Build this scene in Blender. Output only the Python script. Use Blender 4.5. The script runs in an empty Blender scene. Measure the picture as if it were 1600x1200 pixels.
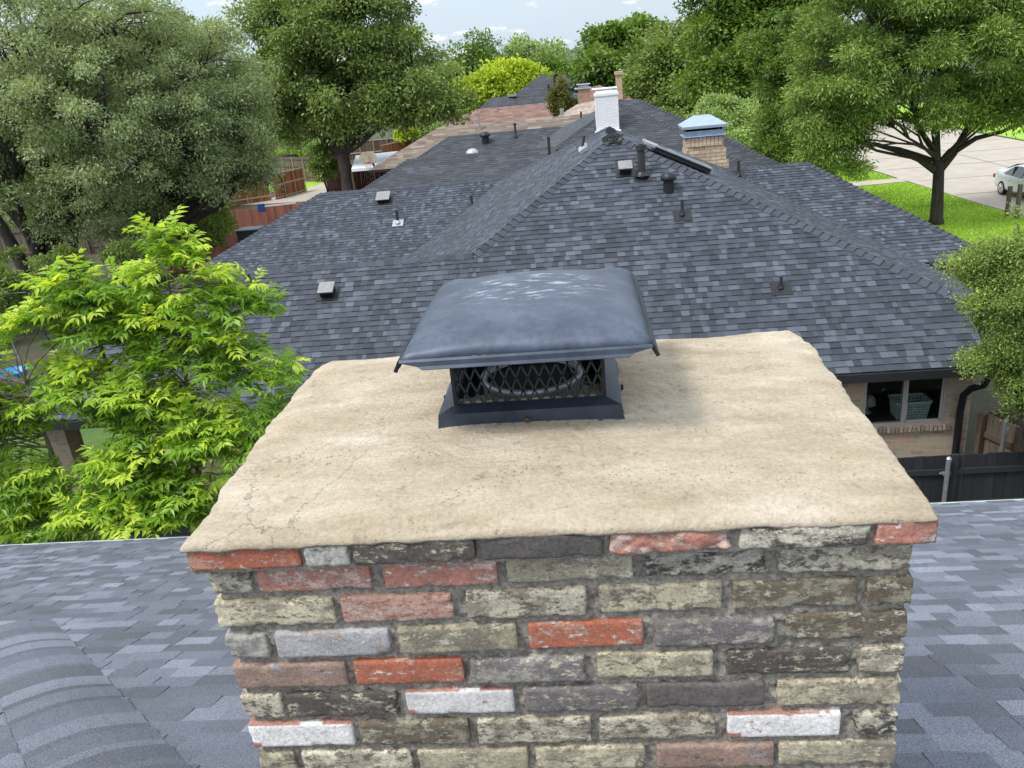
import bpy, bmesh, math, random
import numpy as np
from mathutils import Vector, Matrix
R = math.radians
random.seed(7)
scene = bpy.context.scene

# ---------------------------------------------------------------- camera
FPX, PITCH, ROLL, YAW, CH = 1282.0, 0.374, -0.098, -0.101, 7.8
def cam_axes():
    cy, sy = math.cos(YAW), math.sin(YAW)
    fwd = Vector((sy*math.cos(PITCH), cy*math.cos(PITCH), -math.sin(PITCH)))
    right = Vector((cy, -sy, 0)); up = right.cross(fwd)
    c, s = math.cos(ROLL), math.sin(ROLL)
    return c*right+s*up, -s*right+c*up, fwd
CR, CU, CF = cam_axes()
CAM = Vector((0, 0, CH))
cd = bpy.data.cameras.new("camera"); cam = bpy.data.objects.new("camera", cd)
scene.collection.objects.link(cam); scene.camera = cam
cd.sensor_fit = 'HORIZONTAL'; cd.sensor_width = 36; cd.lens = FPX/1600*36
cd.clip_start = 0.05; cd.clip_end = 3000
m = Matrix((CR, CU, -CF)).transposed().to_4x4(); m.translation = CAM
cam.matrix_world = m
def ray(x, y): return CR*((x-800)/FPX)-CU*((y-600)/FPX)+CF
def onY(x, y, Y): d = ray(x, y); return CAM+d*(Y/d.y)
def onZ(x, y, z): d = ray(x, y); return CAM+d*((z-CH)/d.z)
def onP(x, y, P, gx, gy):
    d = ray(x, y); t = (P[2]-CH-gx*P[0]-gy*P[1])/(d.z-gx*d.x-gy*d.y); return CAM+d*t

# ---------------------------------------------------------------- sky, sun, exposure
SUN_EL, SUN_AZ = 56.0, -122.0      # azimuth measured from +Y towards +X
world = bpy.data.worlds.new("World"); scene.world = world; world.use_nodes = True
nt = world.node_tree; nt.nodes.clear()
def N(nt, typ, **kw):
    n = nt.nodes.new(typ)
    for k, v in kw.items(): setattr(n, k, v)
    return n
out = N(nt, 'ShaderNodeOutputWorld'); bg = N(nt, 'ShaderNodeBackground'); bg.inputs[1].default_value = 0.15
sky = N(nt, 'ShaderNodeTexSky', sky_type='NISHITA'); sky.sun_disc = False
sky.sun_elevation = R(SUN_EL); sky.sun_rotation = R(SUN_AZ)
sky.air_density = 1.0; sky.dust_density = 3.0; sky.ozone_density = 1.5; sky.altitude = 100
tc = N(nt, 'ShaderNodeTexCoord'); mp = N(nt, 'ShaderNodeMapping'); mp.inputs['Scale'].default_value = (17, 17, 55)
nz = N(nt, 'ShaderNodeTexNoise'); nz.inputs['Scale'].default_value = 1.0; nz.inputs['Detail'].default_value = 6; nz.inputs['Roughness'].default_value = .55
cr = N(nt, 'ShaderNodeMapRange'); cr.inputs[1].default_value = .56; cr.inputs[2].default_value = .68; cr.interpolation_type = 'SMOOTHSTEP'
mp2 = N(nt, 'ShaderNodeMapping'); mp2.inputs['Scale'].default_value = (2, 2, 5)
nz2 = N(nt, 'ShaderNodeTexNoise'); nz2.inputs['Scale'].default_value = 1.0; nz2.inputs['Detail'].default_value = 4
veil = N(nt, 'ShaderNodeMapRange'); veil.inputs[1].default_value = .3; veil.inputs[2].default_value = .75; veil.inputs[3].default_value = .75; veil.inputs[4].default_value = 1.0
L = nt.links.new
L(tc.outputs['Generated'], mp.inputs[0]); L(mp.outputs[0], nz.inputs[0]); L(nz.outputs[0], cr.inputs[0])
L(tc.outputs['Generated'], mp2.inputs[0]); L(mp2.outputs[0], nz2.inputs[0]); L(nz2.outputs[0], veil.inputs[0])
mx = N(nt, 'ShaderNodeMix', data_type='RGBA'); mx.inputs['B'].default_value = (5.3, 5.95, 6.75, 1)
sep = N(nt, 'ShaderNodeSeparateXYZ'); L(tc.outputs['Generated'], sep.inputs[0])
el_ = N(nt, 'ShaderNodeMapRange', interpolation_type='SMOOTHSTEP'); el_.inputs[1].default_value = .1; el_.inputs[2].default_value = .5; L(sep.outputs[2], el_.inputs[0])
vc = N(nt, 'ShaderNodeMix', data_type='RGBA'); vc.inputs['A'].default_value = (3.1, 3.65, 4.2, 1); vc.inputs['B'].default_value = (6.5, 7.0, 7.6, 1); L(el_.outputs[0], vc.inputs[0]); L(vc.outputs['Result'], mx.inputs['B'])
L(veil.outputs[0], mx.inputs[0]); L(sky.outputs[0], mx.inputs['A'])
mx2 = N(nt, 'ShaderNodeMix', data_type='RGBA'); mx2.inputs['B'].default_value = (4.9, 4.9, 4.9, 1)
L(cr.outputs[0], mx2.inputs[0]); L(mx.outputs['Result'], mx2.inputs['A'])
L(mx2.outputs['Result'], bg.inputs[0]); L(bg.outputs[0], out.inputs[0])
sd = bpy.data.lights.new("sun", 'SUN'); sun = bpy.data.objects.new("sun", sd); scene.collection.objects.link(sun)
sd.energy = 2.2; sd.angle = R(14); sd.color = (1, .96, .9)
az, el = R(SUN_AZ), R(SUN_EL)
sdir = Vector((math.sin(az)*math.cos(el), math.cos(az)*math.cos(el), math.sin(el)))
sun.rotation_euler = sdir.to_track_quat('Z', 'Y').to_euler(); sun.location = (0, 0, 60)
scene.view_settings.view_transform = 'Standard'; scene.view_settings.look = 'None'
scene.view_settings.exposure = 0.68; scene.view_settings.gamma = 1

# ---------------------------------------------------------------- helpers
C = bpy.data.collections.new("scene"); scene.collection.children.link(C)
def tag(o, label=None, cat=None, group=None, kind=None):
    if label: o['label'] = label
    if cat: o['category'] = cat
    if group: o['group'] = group
    if kind: o['kind'] = kind
    return o
def empty(name, loc, label, cat, group=None):
    o = bpy.data.objects.new(name, None); C.objects.link(o); o.location = loc; o.empty_display_size = .2
    return tag(o, label, cat, group)
def world_loc(o):
    v = Vector((0, 0, 0))
    while o is not None: v += o.location; o = o.parent
    return v
class MB:
    """collects vertices and faces in WORLD coordinates (no rotations on parents)"""
    def __init__(s): s.v = []; s.f = []; s.t = []
    def face(s, pts, tone=0.5):
        b = len(s.v); s.v += [tuple(p) for p in pts]; s.f.append(tuple(range(b, b+len(pts)))); s.t.append(tone)
    def box(s, c, d, tone=.5, ax=None, rot=0):
        """centre, full dims; ax = optional 3 axis vectors"""
        X, Y, Z = ax if ax else (Vector((math.cos(rot), math.sin(rot), 0)), Vector((-math.sin(rot), math.cos(rot), 0)), Vector((0, 0, 1)))
        c = Vector(c); b = len(s.v)
        for k in (-1, 1):
            for j in (-1, 1):
                for i in (-1, 1): s.v.append(tuple(c+X*(i*d[0]/2)+Y*(j*d[1]/2)+Z*(k*d[2]/2)))
        for q in ((0, 2, 3, 1), (4, 5, 7, 6), (0, 1, 5, 4), (2, 6, 7, 3), (0, 4, 6, 2), (1, 3, 7, 5)):
            s.f.append(tuple(b+i for i in q)); s.t.append(tone)
    def bar(s, a, b_, w, h, tone=.5, up=(0, 0, 1)):
        a = Vector(a); b_ = Vector(b_); d = b_-a; l = d.length
        if l < 1e-6: return
        Y = d/l; Xv = Y.cross(Vector(up))
        if Xv.length < 1e-4: Xv = Y.cross(Vector((0, 1, 0)))
        Xv.normalize(); Zv = Xv.cross(Y)
        s.box((a+b_)/2, (w, l, h), tone, (Xv, Y, Zv))
    def tube(s, pts, rad, n=8, tone=.5, cap=True):
        pts = [Vector(p) for p in pts]
        if not hasattr(rad, '__len__'): rad = [rad]*len(pts)
        prev = None; up = Vector((.13, .21, .97)); base = len(s.v)
        for i, p in enumerate(pts):
            d = (pts[min(i+1, len(pts)-1)]-pts[max(i-1, 0)]).normalized()
            x = d.cross(up)
            if x.length < .1: x = d.cross(Vector((1, 0, 0)))
            if prev is not None:
                x2 = prev-d*prev.dot(d)
                if x2.length > .1: x = x2
            x.normalize(); y = d.cross(x); prev = x
            for k in range(n):
                a = 2*math.pi*k/n; s.v.append(tuple(p+(x*math.cos(a)+y*math.sin(a))*rad[i]))
        for i in range(len(pts)-1):
            for k in range(n):
                a = base+i*n+k; b2 = base+i*n+(k+1) % n
                s.f.append((a, b2, b2+n, a+n)); s.t.append(tone)
        if cap:
            s.f.append(tuple(base+k for k in reversed(range(n)))); s.t.append(tone)
            e = base+(len(pts)-1)*n; s.f.append(tuple(e+k for k in range(n))); s.t.append(tone)
    def lathe(s, c, prof, n=20, tone=.5):
        c = Vector(c); base = len(s.v)
        for r, z in prof:
            for k in range(n):
                a = 2*math.pi*k/n; s.v.append((c.x+r*math.cos(a), c.y+r*math.sin(a), c.z+z))
        for i in range(len(prof)-1):
            for k in range(n):
                a = base+i*n+k; b2 = base+i*n+(k+1) % n
                s.f.append((a, b2, b2+n, a+n)); s.t.append(tone)
    def build(s, name, mat, parent=None, smooth=False, bevel=0, solid=0, label=None):
        me = bpy.data.meshes.new(name)
        off = world_loc(parent) if parent else Vector((0, 0, 0))
        if parent is None and s.v:
            a = np.array(s.v); mn = a.min(0); mxx = a.max(0); off = Vector(((mn[0]+mxx[0])/2, (mn[1]+mxx[1])/2, mn[2]))
        me.from_pydata([(v[0]-off.x, v[1]-off.y, v[2]-off.z) for v in s.v], [], s.f)
        me.materials.append(mat)
        at = me.attributes.new('tone', 'FLOAT', 'FACE'); at.data.foreach_set('value', np.array(s.t, dtype=np.float32))
        if smooth: me.polygons.foreach_set('use_smooth', [True]*len(s.f))
        o = bpy.data.objects.new(name, me); C.objects.link(o)
        if parent: o.parent = parent
        else: o.location = off
        if bevel:
            b = o.modifiers.new('bevel', 'BEVEL'); b.width = bevel; b.segments = 2; b.limit_method = 'ANGLE'
        if solid:
            b = o.modifiers.new('solid', 'SOLIDIFY'); b.thickness = solid; b.offset = 0
        if label: o['label'] = label
        return o
def np_mesh(name, V, F, mat, parent=None, tone=None, smooth=False, attrs=None):
    """V (n,3) world coordinates, F (m,4) quads or (m,3)"""
    me = bpy.data.meshes.new(name); off = np.array(world_loc(parent)) if parent else np.array([V[:, 0].mean(), V[:, 1].mean(), V[:, 2].min()])
    V = V-off; k = F.shape[1]
    me.vertices.add(len(V)); me.vertices.foreach_set('co', V.astype(np.float32).ravel())
    me.loops.add(F.size); me.loops.foreach_set('vertex_index', F.astype(np.int32).ravel())
    me.polygons.add(len(F)); me.polygons.foreach_set('loop_start', np.arange(0, F.size, k, dtype=np.int32))
    me.polygons.foreach_set('loop_total', np.full(len(F), k, dtype=np.int32))
    if smooth: me.polygons.foreach_set('use_smooth', np.ones(len(F), dtype=bool))
    me.update(calc_edges=True); me.materials.append(mat)
    if tone is not None:
        at = me.attributes.new('tone', 'FLOAT', 'FACE'); at.data.foreach_set('value', tone.astype(np.float32))
    for nm, arr in (attrs or {}).items():
        at = me.attributes.new(nm, 'FLOAT_COLOR', 'POINT'); at.data.foreach_set('color', arr.astype(np.float32).ravel())
    o = bpy.data.objects.new(name, me); C.objects.link(o)
    if parent: o.parent = parent
    else: o.location = off
    return o
# --- numpy value noise
def _h(ix, iy, iz):
    n = (ix*374761393+iy*668265263+iz*2147483647 % 1274126177) & 0xffffffff
    n = ((n ^ (n >> 13))*1274126177) & 0xffffffff
    return ((n ^ (n >> 16)) & 0xffff)/65535.0
def vnoise(P):
    P = np.asarray(P, dtype=np.float64); I = np.floor(P).astype(np.int64); f = P-I; f = f*f*(3-2*f); r = 0
    for a in (0, 1):
        for b in (0, 1):
            for c in (0, 1):
                w = (f[..., 0] if a else 1-f[..., 0])*(f[..., 1] if b else 1-f[..., 1])*(f[..., 2] if c else 1-f[..., 2])
                r = r+w*_h(I[..., 0]+a+5000, I[..., 1]+b+5000, (I[..., 2]+c+5000)*31)
    return r
def fbm(P, o=4):
    r = 0; a = .5; P = np.asarray(P, dtype=np.float64)
    for i in range(o): r = r+a*(vnoise(P*(2**i)+i*17.3)-.5)*2; a *= .5
    return r

# ---------------------------------------------------------------- materials
def mat_new(name):
    m = bpy.data.materials.new(name); m.use_nodes = True; nt = m.node_tree
    return m, nt, nt.nodes['Principled BSDF']
def ramp(nt, stops, interp='LINEAR'):
    r = N(nt, 'ShaderNodeValToRGB'); r.color_ramp.interpolation = interp
    while len(r.color_ramp.elements) < len(stops): r.color_ramp.elements.new(.5)
    for e, (p, c) in zip(r.color_ramp.elements, stops): e.position = p; e.color = (*c, 1)
    return r
def noise(nt, scale, detail=4, rough=.55, coord='Object', mapping=None):
    t = N(nt, 'ShaderNodeTexCoord'); n = N(nt, 'ShaderNodeTexNoise')
    n.inputs['Scale'].default_value = scale; n.inputs['Detail'].default_value = detail; n.inputs['Roughness'].default_value = rough
    if mapping:
        mp = N(nt, 'ShaderNodeMapping'); mp.inputs['Scale'].default_value = mapping
        nt.links.new(t.outputs[coord], mp.inputs[0]); nt.links.new(mp.outputs[0], n.inputs[0])
    else: nt.links.new(t.outputs[coord], n.inputs[0])
    return n
def bump(nt, src, strength, dist, bsdf):
    b = N(nt, 'ShaderNodeBump'); b.inputs['Strength'].default_value = strength; b.inputs['Distance'].default_value = dist
    nt.links.new(src, b.inputs['Height']); nt.links.new(b.outputs[0], bsdf.inputs['Normal']); return b
def simple(name, c1, c2=None, scale=8, rough=.6, metal=0, bmp=0, bdist=.01, detail=5, spec=.5, mapping=None, toned=0):
    m, nt, b = mat_new(name); c2 = c2 or tuple(x*.75 for x in c1)
    n = noise(nt, scale, detail, .6, mapping=mapping); r = ramp(nt, [(.3, c2), (.7, c1)])
    nt.links.new(n.outputs[0], r.inputs[0]); src = r.outputs[0]
    if toned:
        a = N(nt, 'ShaderNodeAttribute', attribute_name='tone'); mr = N(nt, 'ShaderNodeMapRange')
        mr.inputs[3].default_value = 1-toned; mr.inputs[4].default_value = 1+toned
        mm = N(nt, 'ShaderNodeVectorMath', operation='SCALE'); nt.links.new(a.outputs['Fac'], mr.inputs[0])
        nt.links.new(src, mm.inputs[0]); nt.links.new(mr.outputs[0], mm.inputs['Scale']); src = mm.outputs[0]
    nt.links.new(src, b.inputs['Base Color'])
    b.inputs['Roughness'].default_value = rough; b.inputs['Metallic'].default_value = metal; b.inputs['Specular IOR Level'].default_value = spec
    if bmp: bump(nt, n.outputs[0], bmp, bdist, b)
    return m
def shingle_mat(name, stops, gran=350, rough=.7, gamp=.35):
    m, nt, b = mat_new(name)
    a = N(nt, 'ShaderNodeAttribute', attribute_name='tone'); r = ramp(nt, stops); nt.links.new(a.outputs['Fac'], r.inputs[0])
    n = noise(nt, gran, 2, .7); mr = N(nt, 'ShaderNodeMapRange'); mr.inputs[1].default_value = .25; mr.inputs[2].default_value = .75
    mr.inputs[3].default_value = 1-gamp; mr.inputs[4].default_value = 1+gamp; nt.links.new(n.outputs[0], mr.inputs[0])
    n2 = noise(nt, 1.3, 5, .6); mr2 = N(nt, 'ShaderNodeMapRange'); mr2.inputs[1].default_value = .3; mr2.inputs[2].default_value = .7
    mr2.inputs[3].default_value = .85; mr2.inputs[4].default_value = 1.15; nt.links.new(n2.outputs[0], mr2.inputs[0])
    mu = N(nt, 'ShaderNodeMath', operation='MULTIPLY'); nt.links.new(mr.outputs[0], mu.inputs[0]); nt.links.new(mr2.outputs[0], mu.inputs[1])
    s = N(nt, 'ShaderNodeVectorMath', operation='SCALE'); nt.links.new(r.outputs[0], s.inputs[0]); nt.links.new(mu.outputs[0], s.inputs['Scale'])
    nt.links.new(s.outputs[0], b.inputs['Base Color']); b.inputs['Roughness'].default_value = rough; b.inputs['Specular IOR Level'].default_value = .4
    bump(nt, n.outputs[0], .5, .003, b)
    return m
M = {}
M['shingle'] = shingle_mat('charcoal_shingle', [(0, (.022, .027, .038)), (.35, (.035, .043, .058)), (.6, (.045, .055, .073)), (.78, (.06, .072, .093)), (1, (.082, .096, .123))])
M['shingle_near'] = shingle_mat('weathered_grey_shingle', [(0, (.075, .08, .095)), (.4, (.1, .11, .14)), (.7, (.13, .143, .178)), (1, (.185, .2, .245))], gran=260, gamp=.95)
M['shingle_b'] = shingle_mat('dark_shingle', [(0, (.026, .03, .037)), (.5, (.037, .042, .052)), (1, (.056, .064, .077))])
M['shingle_brown'] = shingle_mat('brown_shingle', [(0, (.11, .085, .068)), (.5, (.17, .135, .11)), (1, (.25, .2, .165))])
M['shingle_pink'] = shingle_mat('reddish_shingle', [(0, (.13, .075, .06)), (.5, (.19, .11, .09)), (1, (.25, .16, .13))])
M['shingle_tan'] = shingle_mat('tan_shingle', [(0, (.24, .19, .15)), (1, (.36, .3, .25))])
M['underlay'] = simple('underlayment', (.02, .02, .023))
M['black_metal'] = simple('black_metal', (.012, .013, .016), (.02, .021, .024), 12, .45, .3)
M['black_plastic'] = simple('black_plastic', (.018, .019, .022), (.03, .03, .034), 20, .5)
M['galv'] = simple('galvanised_metal', (.5, .52, .55), (.36, .38, .41), 14, .4, .75)
M['vent_top'] = simple('dull_vent_top', (.26, .265, .27), (.18, .185, .19), 12, .6, .2)
M['white_paint'] = simple('white_painted_masonry', (.78, .79, .8), (.7, .71, .73), 6, .7)
M['trim'] = simple('black_trim', (.014, .015, .018), (.02, .021, .025), 5, .55)
M['soffit'] = simple('soffit_paint', (.05, .045, .042), rough=.7)
M['concrete'] = simple('concrete', (.4, .355, .3), (.32, .285, .24), 1.1, .9, 0, .3, .01)
M['bark'] = simple('bark', (.06, .048, .04), (.02, .016, .013), 9, .95, 0, .9, .03, mapping=(1, 1, .25))
M['bark_grey'] = simple('grey_bark', (.2, .17, .145), (.07, .058, .05), 9, .95, 0, .8, .02, mapping=(1, 1, .3))
M['dark_void'] = simple('void_black', (.006, .006, .007), rough=.95)  # near-black stands in for the shade inside openings
def grass_mat(name, a, b_, c):
    m, nt, b = mat_new(name)
    n = noise(nt, .9, 8, .7); r = ramp(nt, [(.3, b_), (.55, a), (.75, c)]); nt.links.new(n.outputs[0], r.inputs[0])
    n2 = noise(nt, 26, 5, .8); mr = N(nt, 'ShaderNodeMapRange'); mr.inputs[1].default_value = .3; mr.inputs[2].default_value = .7; mr.inputs[3].default_value = .4; mr.inputs[4].default_value = 1.5
    nt.links.new(n2.outputs[0], mr.inputs[0]); s = N(nt, 'ShaderNodeVectorMath', operation='SCALE'); nt.links.new(r.outputs[0], s.inputs[0]); nt.links.new(mr.outputs[0], s.inputs['Scale'])
    nt.links.new(s.outputs[0], b.inputs['Base Color']); b.inputs['Roughness'].default_value = .8
    bump(nt, n2.outputs[0], 1, .05, b); return m
M['lawn'] = grass_mat('lawn_grass', (.3, .5, .03), (.2, .38, .022), (.42, .6, .07))
M['yard'] = grass_mat('yard_ground', (.05, .06, .026), (.085, .065, .045), (.03, .042, .016))
def brickwall(name, cols, mortar, scale=1.0, rough=.9):
    m, nt, b = mat_new(name)
    t = N(nt, 'ShaderNodeTexCoord'); sp = N(nt, 'ShaderNodeSeparateXYZ'); nt.links.new(t.outputs['Object'], sp.inputs[0])
    ad = N(nt, 'ShaderNodeMath', operation='ADD'); nt.links.new(sp.outputs[0], ad.inputs[0]); nt.links.new(sp.outputs[1], ad.inputs[1])
    cb = N(nt, 'ShaderNodeCombineXYZ'); nt.links.new(ad.outputs[0], cb.inputs[0]); nt.links.new(sp.outputs[2], cb.inputs[1])
    bt = N(nt, 'ShaderNodeTexBrick'); nt.links.new(cb.outputs[0], bt.inputs[0])
    bt.inputs['Scale'].default_value = scale; bt.inputs['Brick Width'].default_value = .213; bt.inputs['Row Height'].default_value = .071; bt.inputs['Mortar Size'].default_value = .006
    bt.inputs['Color1'].default_value = (0, 0, 0, 1); bt.inputs['Color2'].default_value = (1, 1, 1, 1); bt.inputs['Mortar'].default_value = (.5, .5, .5, 1)
    n = noise(nt, 9, 4, .6); mx = N(nt, 'ShaderNodeMix', data_type='RGBA'); mx.inputs[0].default_value = .35
    nt.links.new(bt.outputs['Color'], mx.inputs['A']); nt.links.new(n.outputs[0], mx.inputs['B'])
    r = ramp(nt, [(i/(len(cols)-1)*.8+.1, c) for i, c in enumerate(cols)]); nt.links.new(mx.outputs['Result'], r.inputs[0])
    m2 = N(nt, 'ShaderNodeMix', data_type='RGBA'); nt.links.new(bt.outputs['Fac'], m2.inputs[0]); nt.links.new(r.outputs[0], m2.inputs['A']); m2.inputs['B'].default_value = (*mortar, 1)
    nt.links.new(m2.outputs['Result'], b.inputs['Base Color']); b.inputs['Roughness'].default_value = rough
    inv = N(nt, 'ShaderNodeMath', operation='SUBTRACT'); inv.inputs[0].default_value = 1; nt.links.new(bt.outputs['Fac'], inv.inputs[1])
    bump(nt, inv.outputs[0], .8, .008, b); return m
M['brick_wall'] = brickwall('house_brick', [(.22, .19, .15), (.46, .39, .28), (.5, .29, .19), (.45, .38, .28), (.3, .26, .21), (.6, .5, .38)], (.48, .43, .35))
M['brick_white'] = brickwall('painted_brick', [(.72, .74, .77), (.8, .81, .83)], (.5, .52, .56))
M['brick_tan'] = brickwall('tan_brick', [(.42, .3, .2), (.6, .45, .32)], (.4, .34, .28))
M['brick_red'] = brickwall('red_brick', [(.2, .1, .07), (.4, .22, .15), (.3, .24, .2)], (.3, .26, .22))
M['stone'] = brickwall('ledge_stone', [(.24, .18, .12), (.55, .42, .29), (.4, .3, .21), (.62, .52, .4)], (.2, .16, .12), .7)
def leaf_mat(name, c_dark, c_mid, c_light, trans=.35, rough=.45):
    m, nt, b = mat_new(name)
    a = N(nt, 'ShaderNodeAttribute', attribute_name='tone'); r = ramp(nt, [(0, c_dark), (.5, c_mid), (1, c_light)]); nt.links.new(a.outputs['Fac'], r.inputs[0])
    nt.links.new(r.outputs[0], b.inputs['Base Color']); b.inputs['Roughness'].default_value = rough; b.inputs['Specular IOR Level'].default_value = .35
    tr = N(nt, 'ShaderNodeBsdfTranslucent'); ms = N(nt, 'ShaderNodeMixShader'); ms.inputs[0].default_value = trans
    sc_ = N(nt, 'ShaderNodeVectorMath', operation='MULTIPLY'); sc_.inputs[1].default_value = (1.5, 1.35, .6); nt.links.new(r.outputs[0], sc_.inputs[0]); nt.links.new(sc_.outputs[0], tr.inputs[0])
    nt.links.new(b.outputs[0], ms.inputs[1]); nt.links.new(tr.outputs[0], ms.inputs[2]); nt.links.new(ms.outputs[0], nt.nodes['Material Output'].inputs[0]); return m
M['leaf_liveoak'] = leaf_mat('live_oak_leaf', (.12, .17, .08), (.26, .335, .165), (.42, .5, .28))
M['leaf_oak2'] = leaf_mat('dark_oak_leaf', (.075, .12, .035), (.18, .265, .07), (.34, .46, .14))
M['leaf_redoak'] = leaf_mat('street_oak_leaf', (.07, .12, .025), (.185, .29, .06), (.44, .58, .18))
M['leaf_pecan'] = leaf_mat('pecan_leaf', (.1, .2, .03), (.28, .47, .055), (.66, .78, .11), .5, .4)
M['leaf_mid'] = leaf_mat('mid_green_leaf', (.05, .1, .02), (.13, .225, .038), (.27, .4, .075))
M['leaf_yellow'] = leaf_mat('yellow_green_leaf', (.2, .3, .03), (.38, .5, .045), (.56, .64, .06))
M['leaf_pale'] = leaf_mat('pale_green_leaf', (.15, .23, .075), (.27, .39, .13), (.4, .53, .22))
M['leaf_shrub'] = leaf_mat('shrub_leaf', (.1, .15, .04), (.21, .31, .07), (.42, .54, .16))
M['leaf_far'] = leaf_mat('far_leaf', (.1, .15, .09), (.15, .215, .12), (.21, .29, .15))  # haze of distance is put into these greyer greens
M['leaf_olive'] = leaf_mat('olive_leaf', (.08, .09, .025), (.16, .17, .05), (.26, .25, .08))
def wood(name, c1, c2): return simple(name, c1, c2, 7, .85, 0, .3, .004, mapping=(6, 6, .5), toned=.35)
M['wood_red'] = wood('red_stained_boards', (.36, .145, .105), (.25, .095, .07))
M['wood_cedar'] = wood('cedar_boards', (.3, .115, .035), (.19, .07, .022))
M['wood_dark'] = wood('dark_red_boards', (.075, .022, .018), (.045, .014, .012))
M['wood_black'] = wood('black_stained_boards', (.02, .023, .029), (.012, .013, .016))
M['wood_grey'] = wood('weathered_boards', (.17, .135, .1), (.09, .07, .055))
M['wood_brown'] = wood('brown_boards', (.13, .085, .055), (.06, .04, .028))
M['steel_rail'] = simple('pale_rail', (.5, .42, .34), (.4, .33, .27), 8, .5)

# ---------------------------------------------------------------- roof shingle geometry
def clip(poly, a, b, c):
    """keep a*u+b*v<=c"""
    o = []
    for i in range(len(poly)):
        p, q = poly[i], poly[(i+1) % len(poly)]
        dp = a*p[0]+b*p[1]-c; dq = a*q[0]+b*q[1]-c
        if dp <= 0: o.append(p)
        if (dp < 0 < dq) or (dq < 0 < dp):
            t = dp/(dp-dq); o.append((p[0]+(q[0]-p[0])*t, p[1]+(q[1]-p[1])*t))
    return o
def pl_frame(pts):
    P0, P1, P2 = Vector(pts[0]), Vector(pts[1]), Vector(pts[2])
    n = (P1-P0).cross(P2-P0).normalized()
    if n.z < 0: n = -n
    v = (Vector((0, 0, 1))-n*n.z).normalized(); u = v.cross(n); return P0, u, v, n
def shingles(mb, pts, ex=.143, w=(.09, .3), seed=0, thick=.006, extra=.004, light=.18):
    rng = random.Random(seed); P0, u, v, n = pl_frame(pts)
    uv = [((Vector(p)-P0).dot(u), (Vector(p)-P0).dot(v)) for p in pts]
    area = sum(uv[i][0]*uv[(i+1) % len(uv)][1]-uv[(i+1) % len(uv)][0]*uv[i][1] for i in range(len(uv)))
    if area < 0: uv = uv[::-1]
    half = []
    for i in range(len(uv)):
        (x0, y0), (x1, y1) = uv[i], uv[(i+1) % len(uv)]
        a, b = y1-y0, x0-x1; l = math.hypot(a, b)
        if l < 1e-6: continue
        half.append((a/l, b/l, (a*x0+b*y0)/l))
    def W(p, h): q = P0+u*p[0]+v*p[1]+n*h; return (q.x, q.y, q.z)
    us = [p[0] for p in uv]; vs = [p[1] for p in uv]; k0 = math.floor(min(vs)/ex); k1 = math.ceil(max(vs)/ex)
    mb.face([W(p, -.012) for p in uv], 0)
    for k in range(k0, k1):
        va, vb = k*ex, (k+1)*ex; x = min(us)-rng.random()*.3; prev = 0
        while x < max(us):
            wd = rng.uniform(*w); r = rng.random()
            t = rng.uniform(.72, 1) if r < light else (rng.uniform(.42, .72) if r < .5 else rng.uniform(0, .42))
            h = extra if (prev == 0 and rng.random() < .75) else 0; prev = h
            poly = [(x, va), (x+wd, va), (x+wd, vb), (x, vb)]
            if not all(a*p[0]+b*p[1] < c for a, b, c in half for p in poly):
                for a, b, c in half:
                    poly = clip(poly, a, b, c)
                    if len(poly) < 3: break
            if len(poly) >= 3:
                H = lambda p: (thick+h)*(1-(p[1]-va)/ex)+.0005
                mb.face([W(p, H(p)) for p in poly], t)
                lo = [p for p in poly if p[1] < va+1e-5]
                if len(lo) >= 2:
                    a_, b_ = min(lo), max(lo); mb.face([W(a_, -.012), W(b_, -.012), W(b_, H(b_)), W(a_, H(a_))], t*.9)
                if h:
                    for sx in (x, x+wd):
                        sd_ = sorted([p for p in poly if abs(p[0]-sx) < 1e-5], key=lambda p: p[1])
                        if len(sd_) >= 2: mb.face([W(sd_[0], 0), W(sd_[-1], 0), W(sd_[-1], H(sd_[-1])), W(sd_[0], H(sd_[0]))], t*.9)
            x += wd
def plane_normal(pts): return pl_frame(pts)[3]
def ridge_cap(a, b, n1, n2, parent, mat, seed=0, ex=.17, half=.135, lift=.03):
    """overlapping cap shingles from a (low) to b (high), folded over two planes"""
    a = Vector(a); b = Vector(b); d = b-a; L_ = d.length; d.normalize(); rng = random.Random(seed); mb = MB()
    s1 = n1.cross(d).normalized(); s2 = -(n2.cross(d).normalized())
    if s1.dot(s2) > 0.3: s2 = -s2
    up = (n1+n2).normalized()
    if s1.z > s2.z+1: pass
    if s1.z > .05: s1 = -s1
    if s2.z > .05: s2 = -s2
    k = 0
    while k*ex < L_:
        p0 = a+d*(k*ex); p1 = a+d*min(k*ex+ex*1.25, L_); t = rng.uniform(.1, .65); hw = half*rng.uniform(.95, 1.05)
        lo = [p0+s1*hw+up*(lift*.6), p0+s1*hw*.4+up*(lift+.004), p0+up*(lift+.012), p0+s2*hw*.4+up*(lift+.004), p0+s2*hw+up*(lift*.6)]
        hi = [p1+s1*hw+up*.003, p1+s1*hw*.4+up*.006, p1+up*.012, p1+s2*hw*.4+up*.006, p1+s2*hw+up*.003]
        for i in range(4): mb.face([lo[i], lo[i+1], hi[i+1], hi[i]], t)
        bt = [q-up*(lift+.01) for q in lo]
        for i in range(4): mb.face([bt[i], bt[i+1], lo[i+1], lo[i]], t*.5)
        k += 1
    return mb.build('ridge_cap', mat, parent)
def eave(parent, pts, name='fascia', h=.13, w=.03):
    mb = MB()
    for a, b in zip(pts[:-1], pts[1:]):
        a = Vector(a); b = Vector(b); mb.bar(a-Vector((0, 0, h/2+.015)), b-Vector((0, 0, h/2+.015)), w, h)
    return mb.build(name, M['trim'], parent)
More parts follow.
